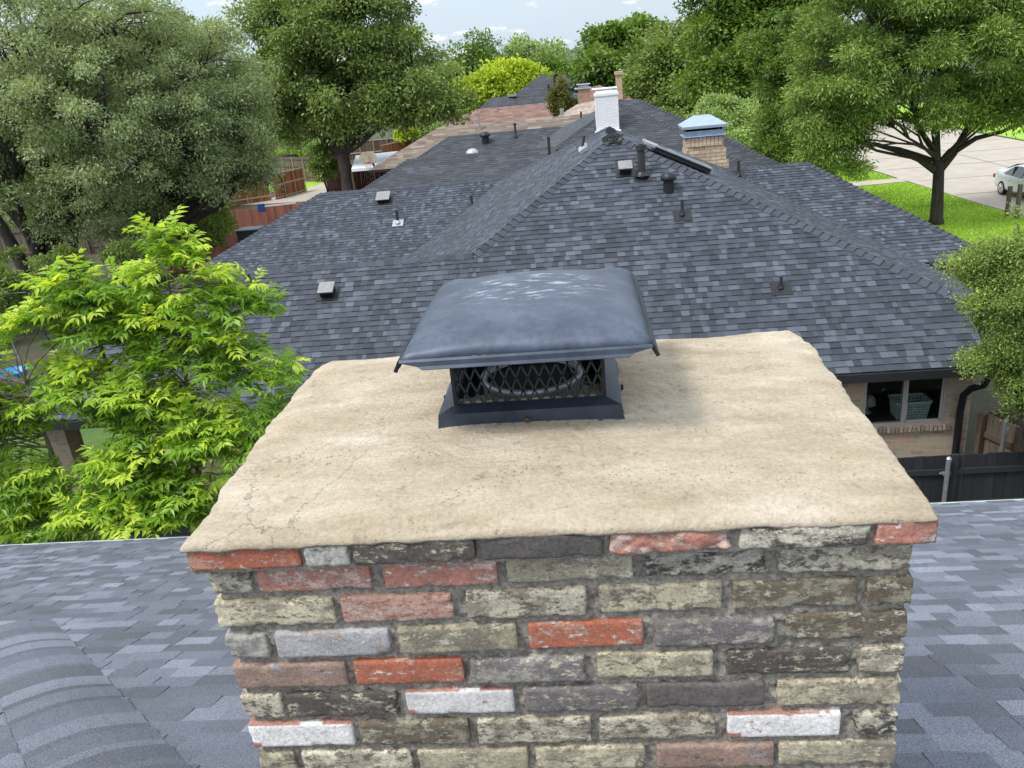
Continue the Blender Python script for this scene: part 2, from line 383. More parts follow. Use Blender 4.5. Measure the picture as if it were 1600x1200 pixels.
def soffit(mb, a, b, inward, wdt=.45, drop=.13):
    a = Vector(a)-Vector((0, 0, drop)); b = Vector(b)-Vector((0, 0, drop)); i = Vector(inward)*wdt; mb.face([a, b, b+i, a+i])
def pipe_vent(parent, p, h=.3, r=.04, n=Vector((0, -.48, .88)), flash=True, capped=False, mat='black_plastic', fm='black_metal'):
    p = Vector(p); mb = MB(); mb.tube([p-Vector((0, 0, .08)), p+Vector((0, 0, h))], r, 12)
    if capped: mb.tube([p+Vector((0, 0, h*.82)), p+Vector((0, 0, h*.84)), p+Vector((0, 0, h))], [r*1.0, r*1.45, r*1.45], 14)
    o = mb.build('vent_pipe', M[mat], parent, smooth=False)
    if flash:
        f = MB(); x = Vector((1, 0, 0)); n = n.normalized(); y = n.cross(x).normalized(); f.box(p+n*.014, (.34, .34, .006), .5, (x, y, n))
        f.tube([p+n*.01, p+Vector((0, 0, .05)), p+Vector((0, 0, .1))], [r*2.0, r*1.6, r*1.12], 14)
        f.build('flashing', M[fm], o)
    return o
def box_vent(parent, p, gy=.5, s=.26):
    p = Vector(p); n = Vector((0, -gy, 1)).normalized(); x = Vector((1, 0, 0)); y = n.cross(x).normalized()
    a = MB(); a.box(p+n*.07, (s*.9, s*.85, .14), .5, (x, y, n)); o = a.build('roof_vent', M['black_metal'], parent, bevel=.008)
    t = MB(); t.box(p+n*.155, (s*1.08, s*1.1, .03), .5, (x, y, n)); t.build('vent_lid', M['vent_top'], o, bevel=.008)
    f = MB(); f.box(p+n*.013, (s*1.5, s*1.5, .006), .5, (x, y, n)); f.build('flashing', M['black_metal'], o); return o
def turtle_vent(parent, p, s=.17, h=.38):
    p = Vector(p); a = MB(); a.lathe(p, [(s*.8, -.15), (s*.8, h*.62)], 18); o = a.build('roof_vent', M['black_metal'], parent, smooth=True)
    t = MB(); t.lathe(p, [(s*.8, h*.6), (s*1.15, h*.6), (s*1.2, h*.68), (s*1.0, h*.88), (s*.5, h), (.001, h*1.03)], 18); t.build('vent_hood', M['black_metal'], o, smooth=True)
    return o

# ================================================================ SETTING
def sheet(name, pts, z, mat, kind='structure'):
    mb = MB(); mb.face([(x, y, z) for x, y in pts]); o = mb.build(name, mat); o['kind'] = kind; return o
sheet('ground', [(-900, -60), (900, -60), (900, 1500), (-900, 1500)], 0, M['yard'])
def yv(X0, X1, Y): return X0+(X1-X0)*(Y-30)/40
sheet('lawn', [(7, 24), (18.6, 24), (18.05, 34.9), (17.7, 38), (17.3, 44.3), (17.2, 45.2), (14.4, 45.0), (9, 45.2), (8, 30)], .004, M['lawn'])
sheet('lawn', [(9, 46.3), (14.5, 46.3), (17.1, 46.4), (16.9, 51.6), (17.2, 60), (17.5, 75), (10, 75)], .004, M['lawn'])
sheet('back_lawn', [(-22, 13.5), (-9.2, 13.5), (-9.2, 23), (-22, 23)], .004, grass_mat('shaded_turf', (.085, .17, .022), (.06, .12, .02), (.12, .21, .03)))  # shade lying on this lawn is put into its darker green
sheet('path', [(9, 45.2), (14.4, 45.0), (17.25, 45.2), (17.2, 46.4), (14.5, 46.3), (9, 46.3)], .03, M['concrete'])
sheet('street', [(18.9, 15), (18.06, 34.9), (17.72, 38), (17.3, 45), (16.95, 51.6), (17.3, 62), (17.6, 80), (14.6, 105), (9.5, 150), (20, 170), (26, 120), (28, 80), (28.6, 56), (29.5, 15)], .02, M['concrete'])
mb = MB()
for y in (36, 40.5, 45, 49.5, 54, 58.5): mb.box((23, y, .026), (10.6, .05, .003))
mb.box((23.2, 52, .027), (.05, 60, .003)); o = mb.build('street_joints', M['bark_grey']); o['kind'] = 'structure'
sheet('far_lawn', [(29.8, 15), (60, 15), (60, 90), (28.6, 90), (29, 56)], .004, M['lawn'])
sheet('driveway', [(-24, 57.5), (-13.5, 56), (-13, 64), (-15, 72), (-19.5, 72), (-21, 63)], .012, M['concrete'])
sheet('lawn', [(-27, 64), (-20.5, 63.4), (-19.6, 72), (-26, 72)], .006, M['lawn'])
sheet('patio', [(-16, 22.5), (-11.4, 22.5), (-11.4, 30.5), (-17, 30.5)], .01, M['concrete'])

# ================================================================ HOUSE A (neighbour, charcoal hip roof)
def house(name, label, loc, group=None): return empty(name, loc, label, 'house', group)
def add_roof(parent, planes, mat, seed=0, **kw):
    mb = MB()
    for i, p in enumerate(planes): shingles(mb, p, seed=seed+i, **kw)
    return mb.build('roof', mat, parent)
hA = house('brick_house', 'ranch house next door with dark charcoal hip roof, mottled brick wall and a slider window', (0, 12.6, 0), 'houses along the block')
Ap = (.84, 18.19, 6.11); Ap2 = (.84, 20.5, 6.11); SE = (7.55, 12.2, 2.82); SW = (-10.6, 12.2, 2.82); HL = (-2.02, 15.2, 4.47); R1 = (-7.3, 15.2, 4.47)
gW = .5795
def wz(x): return 6.11+gW*(x-.84)
V1 = (-2.38, 27.34, wz(-2.38)); V2 = (-5.97, 22.9, wz(-5.97)); R2 = (-8.57, 27.35, 4.25)
plS = [(-2.02, 12.2, 2.82), SE, Ap, HL]; plSa = [SW, (-2.02, 12.2, 2.82), HL, R1]
plW = [Ap, (-2.02, 15.2, wz(-2.02)), (-5.97, 15.2, wz(-5.97)), V2, V1, Ap2]
plE = [SE, (7.55, 26, 2.82), Ap2, Ap]
plN1 = [R1, HL, (-2.0, 18.2, 2.82), (-10.6, 18.2, 2.82)]
plW1 = [SW, R1, (-10.6, 18.2, 2.82)]
plS2 = [R2, V1, V2, (-13.0, 22.9, 2.16)]
plN2 = [R2, V1, (-2.38, 30.6, 2.62), (-11.95, 30.6, 2.62)]
plW2 = [R2, (-11.95, 30.6, 2.62), (-13.0, 22.9, 2.16)]
plN = [Ap2, V1, (-2.38, 27.4, 2.9), (6.22, 25.5, 2.80)]
plS3 = [(2.4, 22.5, 4.62), (6.0, 22.5, 4.62), (8.85, 18.0, 2.92), (5.0, 18.0, 2.92)]
plN3 = [(2.4, 22.5, 4.62), (6.0, 22.5, 4.62), (8.85, 27.0, 2.92), (2.4, 27.0, 2.92)]
plE3 = [(6.0, 22.5, 4.62), (8.85, 18.0, 2.92), (8.85, 27.0, 2.92)]
plNt = [Ap2, V1, (6.22, 27.3, wz(-2.38)-.9)]
roofA = add_roof(hA, [plS, plSa, plW, plE, plN1, plW1, plS2, plN2, plW2, plS3, plN3, plE3], M['shingle'], 11, ex=.133, w=(.07, .2), extra=.006, thick=.009)
nb = MB(); nb.face([Ap2, V1, (7.55, 27.0, 2.8)]); nb.face([Ap2, (7.55, 27.0, 2.8), (7.55, 25.9, 2.82)]); nb.build('roof_deck', M['shingle_b'], hA)
pn = plane_normal
caps = [((-10.6, 12.2, 2.82), R1, plS, plW1), (R1, HL, plS, plN1), (HL, Ap, plS, plW), (SE, Ap, plS, plE), (Ap, Ap2, plW, plE),
        ((-13.0, 22.9, 2.16), R2, plS2, plW2), (R2, V1, plS2, plN2), (V1, Ap2, plW, plN1), ((2.9, 22.5, 4.62), (6.0, 22.5, 4.62), plS3, plN3), ((8.85, 18, 2.92), (6.0, 22.5, 4.62), plS3, plE3)]
for i, (a, b, p, q) in enumerate(caps): ridge_cap(a, b, pn(p), pn(q), roofA, M['shingle'], i)
eave(hA, [SW, SE], 'gutter', .14, .09); eave(hA, [SE, (7.55, 18, 2.82)]); eave(hA, [(5.0, 18, 2.92), (8.85, 18, 2.92), (8.85, 27, 2.92)])
eave(hA, [SW, (-10.6, 18.2, 2.82)]); eave(hA, [(-13, 22.9, 2.16), (-11.95, 30.6, 2.62)]); eave(hA, [(-13, 22.9, 2.16), (-5.9, 22.9, 2.16)])
mb = MB(); soffit(mb, SW, SE, (0, 1, 0), .5); soffit(mb, SE, (7.55, 18, 2.82), (-1, 0, 0), 1.6); soffit(mb, (5, 18, 2.92), (8.85, 18, 2.92), (0, 1, 0)); mb.face([(-10.6, 12.2, 2.69), (-7.9, 12.2, 2.69), (-7.9, 18.2, 2.69), (-10.6, 18.2, 2.69)])
mb.build('soffit', M['soffit'], hA)
# walls (window opening left open)
WX0, WX1, WZ0, WZ1 = 4.40, 5.70, 1.68, 2.58
wy = 12.6
mb = MB(); T = .2
def wallx(x0, x1, z0, z1, y): mb.box(((x0+x1)/2, y+T/2, (z0+z1)/2), (x1-x0, T, z1-z0))
wallx(-8, WX0, 0, 2.7, wy); wallx(WX1, 6.08, 0, 2.7, wy); wallx(WX0, WX1, 0, WZ0, wy); wallx(WX0, WX1, WZ1, 2.7, wy)
mb.box((5.98, 15.6, 1.35), (.2, 5.6, 2.7)); wallx(6.0, 8.5, 0, 2.8, 18.4); mb.box((8.4, 22.6, 1.4), (.2, 8, 2.8))
mb.box((-7.9, 15.3, 1.35), (.2, 5, 2.7)); wallx(-8, -4.6, 0, 2.7, 17.8); mb.box((-4.6, 21.4, 1.3), (.2, 6.4, 2.6)); wallx(-11.5, -4.6, 0, 2.6, 24.5); mb.box((-11.5, 27.4, 1.28), (.2, 5.4, 2.55))
mb.box((3.2, 26.6, 1.4), (6, .2, 2.8))
mb.build('wall', M['brick_wall'], hA)
mb = MB(); mb.box((-9.55, 12.9, 1.3), (.42, .42, 2.78)); mb.build('porch_pillar', M['brick_wall'], hA)
# sill course under the window
mb = MB(); rr = random.Random(3)
x = WX0-.08
while x < WX1+.06: mb.box((x+.032, wy+.03, WZ0-.055), (.056, .17, .1), rr.random()); x += .067
mb.build('window_sill', simple('sill_brick', (.42, .36, .28), (.2, .15, .12), 30, .9, toned=.35), hA, bevel=.006)
M['frame'] = simple('window_frame', (.42, .38, .36), (.36, .32, .31), 5, .5)
M['frame_b'] = simple('sash_tan', (.5, .46, .42), rough=.5)
wmb = MB(); cxw = (WX0+WX1)/2; fy = wy+.05
for (cx_, cz_, sx_, sz_) in ((cxw, WZ1-.025, WX1-WX0, .05), (cxw, WZ0+.025, WX1-WX0, .05), (WX0+.025, (WZ0+WZ1)/2, .05, WZ1-WZ0-.1), (WX1-.025, (WZ0+WZ1)/2, .05, WZ1-WZ0-.1), (cxw-.0, (WZ0+WZ1)/2, .06, WZ1-WZ0-.1)):
    wmb.box((cx_, fy, cz_), (sx_, .08, sz_))
win = wmb.build('window', M['frame'], hA, bevel=.004)
g, gnt, gb = mat_new('window_glass'); gb.inputs['Base Color'].default_value = (.82, .93, .9, 1); gb.inputs['Roughness'].default_value = .02; gb.inputs['Transmission Weight'].default_value = 1; gb.inputs['IOR'].default_value = 1.3
M['glass'] = g
for i, (xa, xb) in enumerate(((WX0+.05, cxw-.03), (cxw+.03, WX1-.05))):
    p_ = MB(); p_.box(((xa+xb)/2, fy+.01*i, (WZ0+WZ1)/2), (xb-xa, .006, WZ1-WZ0-.1)); p_.build('pane', M['glass'], win)
s_ = MB()
for (cx_, cz_, sx_, sz_) in ((5.36, WZ1-.07, .6, .03), (5.36, WZ0+.07, .6, .03), (5.065+.02, (WZ0+WZ1)/2, .03, .8), (5.63, (WZ0+WZ1)/2, .03, .8)): s_.box((cx_, fy-.028, cz_), (sx_, .02, sz_))
s_.build('sash', M['frame_b'], win)
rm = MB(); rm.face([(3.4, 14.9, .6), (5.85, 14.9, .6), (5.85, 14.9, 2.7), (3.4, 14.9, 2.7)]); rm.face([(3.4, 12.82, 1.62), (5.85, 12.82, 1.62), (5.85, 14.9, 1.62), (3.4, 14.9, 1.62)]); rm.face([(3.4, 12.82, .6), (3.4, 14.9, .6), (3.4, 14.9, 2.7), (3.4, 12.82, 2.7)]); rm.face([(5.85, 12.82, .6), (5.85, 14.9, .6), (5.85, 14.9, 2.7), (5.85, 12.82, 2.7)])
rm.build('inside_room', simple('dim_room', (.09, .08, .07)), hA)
# downspout
mb = MB(); mb.tube([(6.12, 12.16, 2.7), (6.1, 12.3, 2.45), (5.98, 12.44, 2.34), (5.92, 12.52, 2.2), (5.9, 12.53, 1.9), (5.9, 12.53, .3)], .055, 10); mb.build('downspout', M['black_metal'], hA)
mb = MB(); mb.box((6.2, 15.4, 2.3), (.02, 5, .7)); 
# roof furniture
def onS(x, y): return onP(x, y, (0, 12.2, 2.82), 0, .5495)
def onW(x, y): return onP(x, y, Ap, gW, 0)
def onS2(x, y): return onP(x, y, R2, 0, .465)
box_vent(roofA, onS(977, 268)); box_vent(roofA, onS(513, 459), s=.27)
box_vent(roofA, onS2(600, 312), s=.42)
pipe_vent(roofA, onS(1003, 276), .62, .075, capped=True); turtle_vent(roofA, onS(1045, 298), .13, .36)
pipe_vent(roofA, onS(1066, 337), .3, .03); pipe_vent(roofA, onS(1220, 451), .22, .028); pipe_vent(roofA, onS(391, 444), .2, .028)
pipe_vent(roofA, onS2(622, 349), .42, .045, Vector((0, -.42, .9)), fm='galv'); pipe_vent(roofA, onS2(738, 323), .35, .04, Vector((0, -.42, .9)))
pipe_vent(roofA, (4.15, 22.0, 4.5), .4, .04)
p = onW(914, 236); mb = MB(); nW = Vector((-gW, 0, 1)).normalized(); yW = Vector((0, 1, 0)); xW = yW.cross(nW)
mb.box(p+nW*.06, (.22, .75, .1), .5, (xW, yW, nW)); o = mb.build('roof_vent', M['galv'], roofA, bevel=.01); mb = MB(); mb.tube([p+nW*.1+Vector((0, .1, 0)), p+Vector((0, .1, .33))], .035, 10); mb.build('vent_pipe', M['black_plastic'], o)
# skylight on the east slope
mb = MB(); gE = -(6.11-2.82)/(7.55-.84); nE = Vector((-gE, 0, 1)).normalized(); yE = Vector((0, 1, 0)); xE = yE.cross(nE)
def onE(x, y): return Vector((x, y, 6.11+gE*(x-.84)))
a_, b_ = onE(1.62, 18.0), onE(2.78, 18.0); mid = (a_+b_)/2+yE*.3; L_ = (b_-a_).length
mb.box(mid+nE*.09, (L_, .6, .11), .5, (xE, yE, nE)); sk = mb.build('skylight', M['black_metal'], roofA, bevel=.01)
t = MB(); t.box(mid+nE*.15, (L_+.03, .66, .025), .5, (xE, yE, nE)); t.build('skylight_frame', M['galv'], sk)
t = MB(); t.box(mid+nE*.165, (L_-.12, .5, .014), .5, (xE, yE, nE)); t.build('skylight_pane', simple('sky_glass', (.3, .33, .36), rough=.08, spec=.8), sk)
t = MB(); t.box(a_+yE*.35-(xE*(-.0))+nE*.12+Vector((-.1, 0, .06)), (.22, .85, .05), .5, (xE, yE, nE)); t.build('flashing', M['galv'], sk)
# mossy old patch on the apex
mb = MB(); rr = random.Random(5)
for i in range(60):
    a = rr.uniform(-.22, .15); bq = rr.uniform(-.3, .1); zz = 6.12+min(0, bq*.55)-max(0, abs(a)-.05)*.3
    mb.box((.84+a, 18.2+bq, zz+.03), (rr.uniform(.03, .1), rr.uniform(.03, .1), .03), rr.random()*.3, rot=rr.uniform(0, 3))
mb.build('ridge_patch', simple('dark_debris', (.05, .06, .045), (.012, .012, .012), 30, .95), roofA)

# stone chimney with blue-grey metal shroud, rear of house A
def chimney(parent, c, w, d, z0, z1, mat, flare=0.0, name='chimney'):
    mb = MB(); n = 6
    for k in range(n):
        a0 = z0+(z1-z0)*k/n; a1 = z0+(z1-z0)*(k+1)/n; f = flare*(1-(k+.5)/n)
        mb.box((c[0]+f*.3, c[1], (a0+a1)/2), (w+f, d+f*.3, a1-a0))
    return mb.build(name, mat, parent, bevel=.01)
ch = chimney(hA, (3.62, 24.6), .98, .8, 3.4, 5.3, M['stone'], .55)
M['shroud'] = simple('blue_grey_metal', (.36, .45, .58), (.26, .33, .44), 9, .35, .6)
mb = MB()
for k in range(9): mb.box((3.19+k*.108, 24.19, 5.22), (.1, .05, .3), rr.random())
mb.build('soldier_course', M['brick_tan'], ch, bevel=.01)
t = MB(); t.box((3.62, 24.6, 5.42), (1.06, .88, .16)); t.box((3.62, 24.6, 5.35), (1.16, .98, .03)); t.build('shroud_skirt', M['shroud'], ch, bevel=.01)
t = MB()
for sx in (-1, 1):
    for sy in (-1, 1): t.box((3.62+sx*.46, 24.6+sy*.37, 5.57), (.06, .06, .16))
t.box((3.62, 24.6, 5.55), (.8, .6, .12)); t.build('vent_opening', M['dark_void'], ch)
t = MB(); b0 = [(3.0, 24.08, 5.64), (4.24, 24.08, 5.64), (4.24, 25.12, 5.64), (3.0, 25.12, 5.64)]; t0 = [(3.4, 24.42, 5.88), (3.84, 24.42, 5.88), (3.84, 24.78, 5.88), (3.4, 24.78, 5.88)]
for i in range(4): t.face([b0[i], b0[(i+1) % 4], t0[(i+1) % 4], t0[i]]); q = b0[i]; q2 = b0[(i+1) % 4]; t.face([(q[0], q[1], 5.57), (q2[0], q2[1], 5.57), q2, q])
t.face(t0); t.face(b0[::-1]); t.build('shroud_lid', simple('pale_metal', (.42, .5, .58), (.34, .41, .49), 7, .35, .6), ch)

# laundry basket and lamp behind the window
lb = empty('laundry_basket', (5.33, 13.1, 1.62), 'white plastic laundry basket with square holes behind the slider window', 'basket')
mb = MB(); nx = 12
for side in range(4):
    def q(u, z):
        s = .9+.14*z/.3
        if side == 0: return (5.33+(u-.5)*.52*s, 13.1-.17*s, 1.63+z)
        if side == 1: return (5.33+(u-.5)*.52*s, 13.1+.17*s, 1.63+z)
        if side == 2: return (5.33-.26*s, 13.1+(u-.5)*.34*s, 1.63+z)
        return (5.33+.26*s, 13.1+(u-.5)*.34*s, 1.63+z)
    for i in range(nx+1): mb.bar(q(i/nx, 0), q(i/nx, .3), .012, .012)
    for z in (.0, .05, .1, .15, .2, .25): mb.bar(q(0, z), q(1, z), .014, .014)
mb.box((5.33, 13.1, 1.635), (.46, .3, .01)); mb.build('basket_body', simple('white_plastic', (.75, .85, .86), rough=.4), lb)
mb = MB()
for y in (12.92, 13.28): mb.bar((5.05, y, 1.93), (5.61, y, 1.93), .035, .04)
for x in (5.05, 5.61): mb.bar((x, 12.92, 1.93), (x, 13.28, 1.93), .035, .04)
mb.build('rim', simple('white_rim', (.75, .85, .86), rough=.4), lb, bevel=.005)
lm = empty('table_lamp', (4.72, 13.3, 1.62), 'small table lamp with pale round shade behind the left window pane', 'lamp')
mb = MB(); mb.lathe((4.72, 13.3, 1.62), [(.07, 0), (.07, .02), (.02, .03), (.015, .2)], 16); mb.build('lamp_base', M['frame'], lm, smooth=True)
mb = MB(); mb.lathe((4.72, 13.3, 1.62), [(.13, .16), (.12, .26), (.08, .32), (.001, .33)], 18); mb.build('lamp_shade', simple('pale_shade', (.5, .45, .38)), lm, smooth=True)

# ================================================================ HOUSE B (second house along)
hB = house('brick_house', 'second house along with charcoal roof and the white painted chimney', (0, 33.9, 0), 'houses along the block')
Bz0, Bg, By0 = 2.8, .49, 33.5
def onBS(x, y): return onP(x, y, (0, By0, Bz0), 0, Bg)
def onB1(x, y): return onP(x, y, (0, 35.5, 4.3), 0, .47)
def onB2(x, y): return onP(x, y, (0, 45.5, 4.3), 0, .45)
bA = (2.06, 39.24, 5.61); bcl = (-.75, 36.38, 4.21); bL = (-7.06, 35.5, 4.3); bSE = (7.3, 33.5, 2.8); bR = (-.72, 35.5, 4.3)
gB = .498
def bz(x): return 5.61+gB*(x-2.06)
bV1 = (-.72, 45.5, bz(-.72)); bV2 = (-3.6, 42.3, bz(-3.6))
B = [[bL, (-.72, 35.5, 4.3), (-.75, 32.3, 2.8), (-10.1, 32.3, 2.8)],                     # low front wing
     [(-3.6, 33.5, 2.8), bSE, bA, bcl],                                             # main front
     [bA, (-3.6, 33.6, bz(-3.6)), bV2, bV1, (2.06, 41, 5.61)],                      # west slope
     [bSE, (7.3, 45, 2.8), (2.06, 41, 5.61), bA],
     [bL, (-10.1, 32.3, 2.8), (-10.1, 38.7, 2.8)], [bL, (-.72, 35.5, 4.3), (-.72, 38.7, 2.8), (-10.1, 38.7, 2.8)],
     [(-6.7, 45.5, 4.3), (-.6, 45.5, 4.3), (-.6, 41.5, 2.5), (-10.2, 41.5, 2.5)], [(-6.7, 45.5, 4.3), (-.6, 45.5, 4.3), (-.6, 49, 2.5), (-10.2, 49, 2.5)], [(-6.7, 45.5, 4.3), (-10.2, 41.5, 2.5), (-10.2, 49.4, 2.5)],
     [(1.9, 39.7, 5.66), (2.98, 39.7, 5.66), (8.3, 34.1, 2.9), (3.0, 34.1, 2.9)], [(2.98, 39.7, 5.66), (8.3, 34.1, 2.9), (8.3, 45.3, 2.9)]]
roofB = add_roof(hB, B, M['shingle_b'], 40, ex=.16, w=(.2, .5))
for i, (a, b, p, q) in enumerate([((-10.1, 32.3, 2.8), bL, 0, 4), (bL, (-.9, 35.5, 4.3), 0, 5), (bcl, bA, 1, 2), (bSE, bA, 1, 3), ((-10.2, 41.5, 2.5), (-6.7, 45.5, 4.3), 6, 8), ((-6.7, 45.5, 4.3), (-.7, 45.5, 4.3), 6, 7), ((8.3, 34.1, 2.9), (2.98, 39.7, 5.66), 9, 10)]):
    ridge_cap(a, b, pn(B[p]), pn(B[q]), roofB, M['shingle_b'], 60+i, ex=.2)
eave(hB, [(-10.1, 38.7, 2.8), (-10.1, 32.3, 2.8), (-3.6, 32.3, 2.8)]); eave(hB, [(-3.6, 33.5, 2.8), bSE, (8.3, 34.1, 2.9), (8.3, 45, 2.9)])
mb = MB(); mb.box((-5.6, 35.9, 1.3), (8, 5.8, 2.6)); mb.box((2, 39, 1.3), (9.4, 10, 2.6)); mb.box((-5.2, 45.3, 1.2), (9, 6.6, 2.4)); mb.box((6.6, 39.5, 1.35), (2.6, 10, 2.6)); mb.build('wall', M['brick_wall'], hB)
pipe_vent(roofB, onB1(859, 247), .85, .06); pipe_vent(roofB, onB2(806, 214), .7, .055, capped=True); turtle_vent(roofB, onB2(759, 223), .24, .55)
p = onB2(738, 239); mb = MB(); mb.lathe(p, [(.35, -.05), (.33, .1), (.2, .2), (.001, .24)], 14); mb.build('roof_vent', M['galv'], roofB, smooth=True)
pipe_vent(roofB, onB1(871, 238), .14, .04, flash=False); pipe_vent(roofB, onP(908, 182, bA, gB, 0), .25, .05, flash=False)
wc = (1.44, 37.1)
mb = MB(); mb.box((wc[0]+.02, wc[1]+.4, 5.05), (.98, .8, 2.2)); wch = mb.build('chimney', M['brick_white'], hB, bevel=.01)
mb = MB(); mb.box((wc[0]+.02, wc[1]+.4, 6.1), (1.04, .86, .14)); mb.box((wc[0]+.02, wc[1]+.4, 6.2), (.92, .76, .1)); mb.build('chimney_crown', M['white_paint'], wch, bevel=.02)
mb = MB(); mb.box((wc[0]-.04, wc[1]+.4, 6.33), (1.06, .7, .05)); mb.box((wc[0]+.02, wc[1]+.4, 6.28), (.5, .5, .1)); mb.build('chimney_cap', M['white_paint'], wch, bevel=.01)
mb = MB(); mb.box((wc[0]+.02, wc[1]+.36, 4.55), (1.12, .96, .14)); mb.build('flashing', M['white_paint'], wch, bevel=.02)

# ================================================================ HOUSES FARTHER ALONG
def quadroof(parent, planes, mat, seed): return add_roof(parent, planes, mat, seed, ex=.2, w=(.3, .9), light=.1)
hC = house('brick_house', 'low house with a brown weathered shingle roof beyond the charcoal roofs', (-3, 55, 0), 'houses along the block')
cr1 = onZ(685, 199, 4.7); yC = 51.5
cL = onY(685, 199, yC); cR = Vector((3.5, yC, cL.z)); cz = cL.z
xl = onP(590, 257, (0, yC, cz), 0, .45)
s_ = (cL.x-xl.x)/(yC-xl.y); cE = (cz-2.7)/.45; cx0 = cL.x-s_*cE
Cp = [[tuple(cL), tuple(cR), (3.5, yC-cE, 2.7), (cx0, yC-cE, 2.7)], [tuple(cL), tuple(cR), (3.5, yC+cE, 2.7), (cx0, yC+cE, 2.7)], [tuple(cL), (cx0, yC-cE, 2.7), (cx0, yC+cE, 2.7)]]
rC = quadroof(hC, Cp, M['shingle_brown'], 70)
tA = onY(930, 157, 55); tg = .5
tp = [tuple(onP(x, y, tA, tg, .12)) for x, y in ((930, 157), (902, 163), (868, 184), (905, 186), (935, 175))]
mb = MB(); shingles(mb, tp, ex=.2, w=(.3, .9), seed=75); mb.build('roof', M['shingle_tan'], hC)
mb = MB(); mb.box((-2.5, yC, 1.25), (11.4, 6.5, 2.6)); mb.box((3.2, 58, 1.9), (5, 6, 3.6)); mb.build('wall', M['brick_tan'], hC)
eave(hC, [(cx0, yC+cE, 2.7), (cx0, yC-cE, 2.7), (3, yC-cE, 2.7)])
def onC(x, y): return onP(x, y, (0, yC, cz), 0, .45)
pipe_vent(rC, onC(750, 203), .75, .06, mat='galv', flash=False); pipe_vent(rC, onC(878, 178), .3, .12, mat='galv', flash=False)
# leaning old brick chimney with metal cap
bc = onY(913, 160, 60)
mb = MB(); bt_ = onY(913, 139, 60).z; mb.box((bc.x, 60, bt_-1.2), (.85, .8, 2.4)); c_ = mb.build('chimney', M['brick_red'], hC, bevel=.02)
mb = MB(); mb.box((bc.x-.05, 60, bt_+.05), (1.15, 1.0, .1)); mb.box((bc.x, 60, bt_+.19), (.7, .6, .18)); mb.box((bc.x, 60, bt_+.31), (.95, .85, .06)); mb.build('chimney_cap', M['galv'], c_, bevel=.02)

hD = house('brick_house', 'house with a faded reddish brown roof in front of the tall grey roof', (-5, 74, 0), 'houses along the block')
yD = 71.0; dL = onY(742, 171, yD); dR = onY(880, 159, yD); dz = dL.z
quadroof(hD, [[(dL.x, yD, dz), (dR.x, yD, dz), (dR.x+2, yD-4.5, dz-1.8), (dL.x-4.5, yD-4.5, dz-1.8)], [(dL.x, yD, dz), (dR.x, yD, dz), (dR.x+2, yD+4.5, dz-1.8), (dL.x-4.5, yD+4.5, dz-1.8)], [(dL.x, yD, dz), (dL.x-4.5, yD-4.5, dz-1.8), (dL.x-4.5, yD+4.5, dz-1.8)]], M['shingle_pink'], 80)
mb = MB(); mb.box(((dL.x+dR.x)/2-1, yD, (dz-1.9)/2), (dR.x-dL.x+4, 7.6, dz-1.9)); mb.build('wall', M['brick_tan'], hD)
hE = house('brick_house', 'tall house with a steep grey hip roof and dark soffit near the yellow-green tree', (-5, 100, 0), 'houses along the block')
eP = onY(848, 115, 100)
def onE1(x, y): return tuple(onP(x, y, eP, 0, .5))
def onE2(x, y): return tuple(onP(x, y, onY(767, 153, 96), 0, .45))
eA = Vector(onE1(797, 152))
quadroof(hE, [[tuple(eP), onE1(797, 152), onE1(780, 172), onE1(905, 165), onE1(878, 128)], [tuple(eP), onE1(797, 152), tuple(eP+Vector((-6, 9, -3.4)))], [tuple(eP), onE1(878, 128), tuple(eP+Vector((5, 9, -3.4)))],
    [tuple(onY(868, 121, 104)), tuple(onY(889, 117, 104)), tuple(onY(926, 133, 99)), tuple(onY(880, 138, 99))], [onE2(767, 153), onE2(800, 150), onE2(810, 172), onE2(742, 175)]], M['shingle_b'], 90)
mb = MB(); mb.box((eP.x+1, 101, 1.8), (9, 8, 3.8)); q = onY(908, 145, 100.2); mb.box((q.x, 101, q.z-1.2), (3.2, 1.6, 2.4)); mb.build('wall', simple('blue_grey_siding', (.16, .22, .27), (.12, .17, .21)), hE)
q = onY(909, 136, 99); mb = MB(); mb.box((q.x, 99.2, q.z-.1), (3.8, .2, .32)); mb.build('fascia', M['trim'], hE)
q = Vector(onE1(808, 150)); mb = MB(); mb.box(q+Vector((-.5, -.3, .12)), (.9, .5, .2)); mb.build('flashing', M['galv'], hE)
for p_ in ((867, 135), (858, 150)): pipe_vent([o for o in hE.children if o.name.startswith('roof')][0], onE1(*p_), 1.2, .14, flash=False)
hF = house('brick_house', 'far house with a red-brown hip roof behind the white painted chimney', (5, 80, 0), 'houses along the block')
fP = onY(937, 133, 82)
def onF(x, y): return tuple(onP(x, y, fP, 0, .42))
quadroof(hF, [[tuple(fP), onF(963, 143), onF(1000, 160), onF(985, 176), onF(895, 176), onF(921, 137)]], M['shingle_pink'], 95)
mb = MB(); mb.box((fP.x-.5, 79.5, 1.7), (5.5, 4, 3.4)); mb.build('wall', M['brick_tan'], hF)
q = onY(968, 150, 79); t_ = onY(967, 118, 79); mb = MB(); mb.box((q.x, 79, (q.z+t_.z)/2), (.55, .55, t_.z-q.z+.6)); mb.box((q.x, 79, t_.z+.2), (.72, .72, .3)); mb.build('chimney', M['brick_tan'], hF, bevel=.02)

